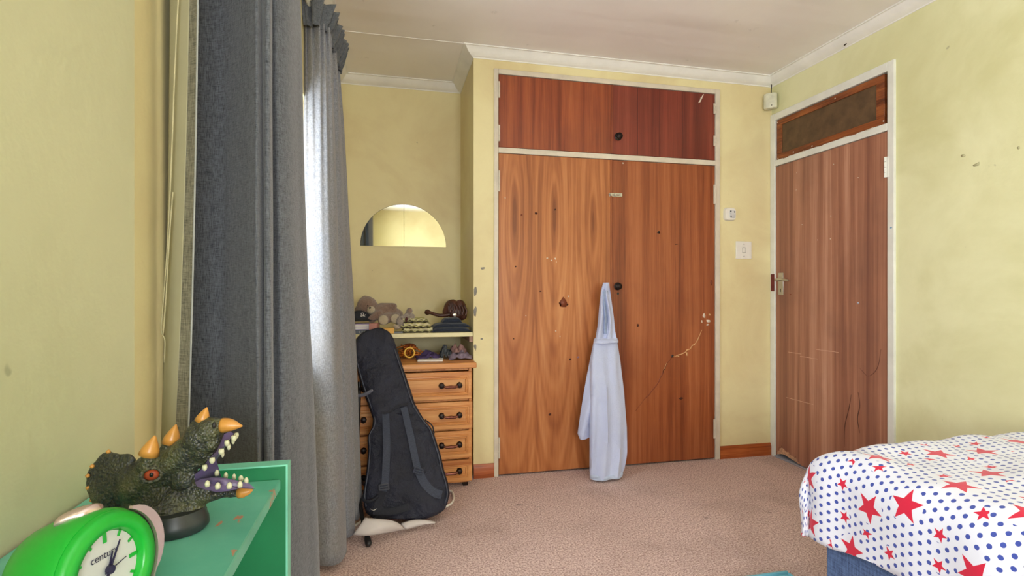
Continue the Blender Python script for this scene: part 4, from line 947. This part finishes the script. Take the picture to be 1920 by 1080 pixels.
# ------------------------------------------------------------------ green shelf in the foreground
SZ = .952
gsf = thing('green_shelf_unit', 'low teal green painted shelf unit by the near wall with worn paint', 'shelf unit', (-.19, .3, 0))
ex = -.106
ep = MB(); ep.box((XP+.004, .613, 0), (ex-.002, .630, .9655)); ep.obj('end_panel', M_green_d, gsf)
MB().box((XP+.004, .6131, .9655), (ex, .6299, .9672)).box((ex-.002, .6131, 0), (ex, .6299, .9655)).obj('panel_edge', M_green_e, gsf)
TB = MB(); TB.box((XP+.004, -.25, SZ-.011), (-.113, .6125, SZ)); TB.obj('top_board', M_green, gsf, bevel=.0012)
MB().box((XP+.004, -.25, .45), (-.118, .6125, .462)).obj('shelf_board', M_green_d, gsf)
MB().box((XP+.004, -.25, .05), (-.118, .6125, .062)).obj('shelf_board', M_green_d, gsf)
MB().box((XP+.0045, -.2495, .065), (XP+.010, .6125, SZ-.0115)).obj('back_board', M_green_d, gsf)
MB().box((XP+.004, -.268, 0), (ex-.002, -.2505, .9655)).obj('end_panel', M_green_d, gsf)

# ------------------------------------------------------------------ triceratops head
tc = thing('triceratops_head', 'dark green toy triceratops head with orange horns and wide open mouth', 'toy', (-.165, .475, SZ))
DD = .455
def T(zx, zy, dd=0.0): return at_d(140+zx/3.6, 740+zy/3.6, DD+dd)
def mk_scales():
    m = NT('dino_scales'); v = m.nt.nodes.new('ShaderNodeTexVoronoi'); m.nt.links.new(m.coord(), v.inputs['Vector']); v.inputs['Scale'].default_value = 480
    v2 = m.nt.nodes.new('ShaderNodeTexVoronoi'); v2.feature = 'DISTANCE_TO_EDGE'; m.nt.links.new(m.coord(), v2.inputs['Vector']); v2.inputs['Scale'].default_value = 330
    n = m.noise(m.coord(), 34, 5, .65)
    c = m.ramp(n, [(.3, L(26, 28, 36)), (.46, L(40, 44, 42)), (.6, L(72, 74, 48)), (.75, L(48, 54, 70))])
    c = m.mix(m.math('MULTIPLY', m.ramp(v2.outputs[0], [(0, (1, 1, 1)), (.12, (0, 0, 0))]), .5), c, L(88, 86, 46))
    m.bump(m.math('ADD', m.math('MULTIPLY', v.outputs['Distance'], -.6), m.math('MULTIPLY', n, 1.2)), .7, .0022); return m.out(c, .42, 0, .5)
M_dino = mk_scales(); M_horn = flat('ochre_horn', L(188, 132, 58), .35, var=.1, scale=60); M_purp = flat('mauve_mouth', L(86, 72, 106), .35, var=.2, scale=60)
M_tooth = flat('tooth_cream', L(188, 188, 156), .4, var=.08)
m = MB()
def TB_(x, y, r, dd=0.0, sq=1.0): m.ball(T(x, y, dd), (r*.000126, r*.000126*sq, r*.000126))
def TC_(a, b2, ra, rb, d0=0.0, d1=0.0): m.capsule(T(*a, d0), T(*b2, d1), ra*.000118, rb*.000118)
TB_(740, 570, 85); TB_(795, 545, 45); TB_(500, 560, 132, 0, .9); TB_(440, 610, 128); TB_(400, 560, 110, .004); TB_(380, 640, 110, .004); TB_(560, 500, 110); TB_(420, 680, 95, 0, .9); TB_(480, 470, 62, -.006)
TC_((560, 520), (760, 400), 105, 95); TC_((700, 420), (850, 300), 100, 100); TB_(850, 290, 112); TB_(905, 250, 98); TB_(930, 320, 78); TB_(860, 370, 82); TB_(940, 225, 72)
TC_((820, 205), (900, 185), 40, 40); TC_((880, 190), (985, 190), 36, 34); TC_((600, 580), (800, 470), 70, 55); TC_((790, 490), (940, 400), 42, 40)
TC_((430, 650), (420, 800), 100, 100); TC_((520, 640), (520, 800), 110, 130); TB_(640, 780, 150); TB_(700, 700, 95); TC_((620, 700), (800, 700), 110, 75); TC_((780, 700), (1010, 665), 66, 34)
TC_((740, 650), (880, 640), 60, 45); TC_((980, 668), (1100, 660), 34, 32); TB_(720, 820, 130); TB_(640, 820, 185); TB_(770, 790, 110); TB_(600, 850, 150); TB_(740, 870, 105); TC_((560, 880), (700, 880), 125, 115); TC_((780, 760), (870, 740), 60, 24)
TC_((490, 480), (505, 415), 58, 48, -.010, -.010); TC_((620, 400), (645, 330), 62, 48, .008, .008); TC_((840, 230), (860, 185), 50, 44)
head = m.obj('head', M_dino, tc, remesh=.0011, soft=4)
dm = head.modifiers.new('d', 'DISPLACE'); tx = bpy.data.textures.new('hide', 'CLOUDS'); tx.noise_scale = .006; tx.noise_depth = 2; dm.texture = tx; dm.strength = .0018; dm.texture_coords = 'LOCAL'; dm.mid_level = .5
# frill: scalloped dish
ctr = T(330, 560, .004); rim = [(415, 440), (375, 398), (320, 402), (265, 392), (215, 388), (160, 430), (120, 482), (88, 545), (84, 600), (92, 655), (112, 712), (150, 765), (205, 780), (262, 776), (315, 760), (370, 700), (420, 650)]
Rm = [T(x, y, .004+.006*sin(i*.4)) for i, (x, y) in enumerate(rim)]; Rm = cr(Rm, 4)
rings = []
for k in range(9):
    f = k/8; rings.append([ctr.lerp(p, max(.03, f))+ray(300, 900).normalized()*(.009*(1-f)**2*-1+.0009*sin(j*1.55)*f-.002*sin(f*pi)) for j, p in enumerate(Rm)])
m = MB(); m.grid(rings); fr = m.obj('frill', M_dino, tc, smooth=180, solid=.005); sb = fr.modifiers.new('u', 'SUBSURF'); sb.levels = sb.render_levels = 1
dm = fr.modifiers.new('d', 'DISPLACE'); dm.texture = tx; dm.strength = .0016; dm.texture_coords = 'LOCAL'
for (x, y) in [(228, 385), (118, 484), (88, 548), (90, 630), (115, 712), (148, 765), (206, 784), (265, 780)]:
    MB().ball(T(x, y, 0), .0020, sub=1).obj('frill_knob', M_horn, tc, smooth=180)
def horn(b, tip, r, d=0):
    B_ = T(*b, d); Q = T(*tip, d); P = [B_.lerp(Q, f) + Vector((0, 0, .0))*f for f in (0, .3, .6, .85, 1)]
    MB().tube(P, [r, r*.86, r*.58, r*.28, r*.1], 14).obj('horn', M_horn, tc, smooth=180)
horn((500, 405), (542, 278), .0077, -.010); horn((648, 326), (684, 202), .0071, .008); horn((858, 178), (893, 86), .0058)
# beak tips
m = MB(); P = cr([T(998, 208, 0), T(1040, 206, 0), T(1085, 208, 0), T(1132, 212, 0)], 3); m.tube(P, [.0064, .0063, .0061, .0058, .0053, .0046, .0037, .0027, .0016, .0006], 14); m.obj('upper_beak', M_horn, tc, smooth=180)
m = MB(); m.tube([T(1108, 663), T(1140, 660), T(1175, 652), T(1202, 643)], [.0046, .0042, .0028, .0006], 12); m.obj('lower_beak', M_horn, tc, smooth=180)
# purple mouth lining
def pad(pts, name, th=.006):
    P = [T(*p) for p in pts]; c_ = sum(P, Vector())/len(P); vd = ray(430, 880).normalized()
    rr_ = [[c_.lerp(p, f)-vd*(.004*(1-f*f)) for p in P] for f in (.02, .5, .8, 1)]+[[p+vd*th for p in P]]
    m = MB(); m.loft(rr_); return m.obj(name, M_purp, tc, smooth=60)
pad([(812, 590, -.012), (850, 570, -.014), (920, 560, -.016), (1000, 560, -.016), (1100, 580, -.012), (1180, 600, -.008), (1218, 635, -.006), (1180, 636, -.012), (1110, 632, -.017), (1040, 650, -.019), (960, 658, -.020), (880, 640, -.020), (825, 620, -.016)], 'lower_mouth')
pad([(815, 600, -.006), (808, 540, -.008), (850, 510, -.012), (900, 440, -.014), (960, 380, -.014), (985, 320, -.012), (1010, 265, -.008), (1050, 248, -.004), (1075, 262, -.002), (1040, 310, .0), (1000, 380, .002), (950, 450, .002), (935, 510, .002), (990, 555, .004), (900, 575, 0)], 'upper_mouth', .004)
for (x, y, r, d_, up) in [(878, 492, .0042, -.018, 0), (928, 444, .0046, -.018, 0), (990, 384, .0046, -.018, 0), (1028, 326, .0042, -.018, 0), (1075, 294, .0046, -.016, 0), (1092, 276, .0038, -.004, 0), (998, 402, .003, -.004, 0), (1040, 352, .0034, -.004, 0), (1070, 312, .003, -.006, 0),
                      (896, 602, .0042, -.024, 1), (966, 616, .0046, -.025, 1), (1044, 614, .0046, -.024, 1), (1116, 606, .0042, -.020, 1), (1158, 580, .0038, -.008, 1), (960, 528, .0040, -.002, 1), (1020, 546, .0036, -.002, 1), (1076, 555, .0034, -.002, 1), (1122, 566, .0042, -.004, 1)]:
    c_ = T(x, y, d_); MB().tube([c_+Vector((0, 0, -.0022 if up else .0022)), c_, c_+Vector((0, 0, .0018 if up else -.0018)), c_+Vector((0, 0, .0028 if up else -.0028))], [r*.42, r*.5, r*.36, r*.1], 8).obj('tooth', M_tooth, tc, smooth=180)
ec = T(518, 542, -.0135); MB().ball(ec, (.0056, .0044, .0046), sub=3).obj('eye', NT('amber_eye').out(L(150, 62, 34), .12), tc, smooth=180)
m = MB(); m.ball(ec+(-ec+Vector((0, 0, CAM_H))).normalized()*.0040, (.0017, .0014, .0019)); m.obj('pupil', NT('pupil_black').out((.005, .005, .005), .1), tc, smooth=180)
vdir = (Vector((0, 0, CAM_H))-ec).normalized(); sx = vdir.cross(Vector((0, 0, 1))).normalized(); uz = sx.cross(vdir)
m = MB(); m.tube([ec+vdir*.001+sx*.0070*cos(a)+uz*.0055*sin(a) for a in [2*pi*j/24 for j in range(25)]], .0016, 8, cap=False); m.obj('eyelid', M_dino, tc, smooth=180)
MB().ball(T(940, 208, -.0095), (.0016, .0016, .0026)).obj('nostril', M_dark, tc)
bc = at_d(140+640/3.6, 0, .448); bc.z = SZ; m = MB(); m.lathe([(.027, 0.0005), (.030, .004), (.0295, .010), (.026, .018)], Matrix.Translation(bc) @ Matrix.Diagonal((1.0, .8, 1, 1)), 28); m.obj('neck_base', flat('black_green_base', L(38, 42, 44), .4, var=.2, scale=50), tc, smooth=50)

# ------------------------------------------------------------------ green alarm clock
M_lime = flat('lime_plastic', L(20, 158, 44), .3, var=.04, scale=8); M_sil = flat('silver_trim', L(196, 176, 168), .22, .75, var=.05)
cp = at_d(196, 1068, .33)
ak = thing('alarm_clock', 'lime green plastic alarm clock with silver snooze bar at the near shelf end', 'clock', (cp.x, cp.y, SZ))
fdir = Vector((cos(radians(-20)), sin(radians(-20)), 0))
CR = Vector((0, 0, 1)).cross(fdir).normalized(); tilt = radians(5)
fn = (fdir*cos(tilt)+Vector((0, 0, 1))*sin(tilt)).normalized(); CU = fn.cross(CR).normalized()
if CU.z < 0: CU = -CU
def K(r, u, n): return cp+CR*r+CU*u+fn*n
R0 = .036
def arch(rad, n, base=-.030, wide=1.0, N=20, up=1.0):
    P = []
    for j in range(N+1): a = -.35+(pi+.7)*j/N; P.append((rad*wide*cos(a), rad*up*sin(a)))
    P += [(-rad*wide*.92, base), (rad*wide*.92, base)]
    Q = []
    for r, u in P: q_ = K(r, u, n); q_.z = max(q_.z, SZ+.001); Q.append(q_)
    return Q
m = MB(); m.loft([arch(R0*.30, -.054, -.026), arch(R0*.54, -.050), arch(R0*.76, -.041), arch(R0*.91, -.027), arch(R0*.99, -.012), arch(R0*1.0, -.002), arch(R0*.97, .001), arch(R0*.965, .001)][:-1]); m.obj('case', M_lime, ak, smooth=60)
m = MB(); n_ = 40
pr_ = [(.0345, .0005), (.0345, .003), (.0325, .0062), (.0275, .0070), (.0245, .0062), (.0238, .0045), (.0228, .0012)]
m.grid([[K(r*cos(2*pi*k/n_), max(r*sin(2*pi*k/n_), -.0272), h) for k in range(n_)] for r, h in pr_], closed_u=True); m.obj('bezel', M_lime, ak, smooth=60)
m = MB(); m.prism([K(.0226*cos(2*pi*k/n_), .0226*sin(2*pi*k/n_), .0014) for k in range(n_)], -fn*.001); m.obj('dial', flat('dial_white', L(190, 190, 186), .5, var=.02), ak)
for h in range(12):
    a = pi/2-h*pi/6; big = h % 3 == 0; r0, r1 = (.0165, .0225) if big else (.0190, .0225); wv = .0012 if big else .0008
    A_, B_ = K(r0*cos(a), r0*sin(a), .0016), K(r1*cos(a), r1*sin(a), .0016); s_ = (K(-sin(a), cos(a), 0)-K(0, 0, 0)).normalized()*wv
    m = MB(); m.prism([A_-s_, B_-s_, B_+s_, A_+s_], fn*.0004); m.obj('hour_mark', M_lime, ak)
def hand(ang, ln, wv, n, mat=M_dark, nm='hand'):
    a = pi/2-ang; B_ = K(ln*cos(a), ln*sin(a), n); A_ = K(-.004*cos(a), -.004*sin(a), n); s_ = (K(-sin(a), cos(a), 0)-K(0, 0, 0)).normalized()*wv
    m = MB(); m.prism([A_-s_, B_-s_*.4, B_+s_*.4, A_+s_], fn*.0005); m.obj(nm, mat, ak)
M_ink = flat('navy_ink', L(30, 26, 58), .4)
hand(radians(18), .0105, .0010, .0030, M_ink, 'hour_hand'); hand(radians(30), .0170, .0009, .0036, M_ink, 'minute_hand'); hand(radians(78), .0120, .0004, .0042, M_ink, 'second_hand')
m = MB(); m.prism([K(.0026*cos(2*pi*k/12), .0026*sin(2*pi*k/12), .0028) for k in range(12)], fn*.0025); m.obj('hub', M_ink, ak)
cv = bpy.data.curves.new('t', 'FONT'); cv.body = 'century'; cv.size = .0062; cv.align_x = 'CENTER'; to = bpy.data.objects.new('dial_text', cv); COL.objects.link(to)
bpy.context.view_layer.update(); me = bpy.data.meshes.new_from_object(to.evaluated_get(bpy.context.evaluated_depsgraph_get())); bpy.data.objects.remove(to)
for v in me.vertices: v.co = K(v.co.x-.001, v.co.y+.0075, .0019)-ORI[ak.name]
me.materials.append(M_ink); to = bpy.data.objects.new('dial_lettering', me); COL.objects.link(to); to.parent = ak
# snooze bar along the top, silver side trim
m = MB(); rings = []
for i in range(11):
    f = i/10; n0 = -.021+.017*f; r9 = -.008+.012*f; hw = .0065*sqrt(max(.02, 1-(2*f-1)**6)); hh = .0045*sqrt(max(.02, 1-(2*f-1)**6)); uu = R0*interp([(-.060, .30), (-.055, .52), (-.044, .74), (-.028, .90), (-.012, .99), (0, 1.0)], n0)
    rings.append([K(r9+hw*cos(a), uu*sqrt(1-(r9/R0)**2)+hh*sin(a), n0) for a in [2*pi*k/12 for k in range(12)]])
m.loft(rings); m.obj('snooze_bar', M_sil, ak, smooth=60)
m = MB(); N = 16; A_ = []; B_ = []
for k in range(N+1): a = radians(62-118*k/N); A_.append(K(.0350*cos(a), .0350*sin(a), .004)); w2 = .0065*sin(pi*min(1, (k+.6)/N*1.25))**.7 if k < N*.78 else .0012; B_.append(K((.0350+w2)*cos(a), (.0350+w2)*sin(a), .004))
m.prism(A_+list(reversed(B_)), fn*.0025); m.obj('side_trim', M_sil, ak, smooth=30)
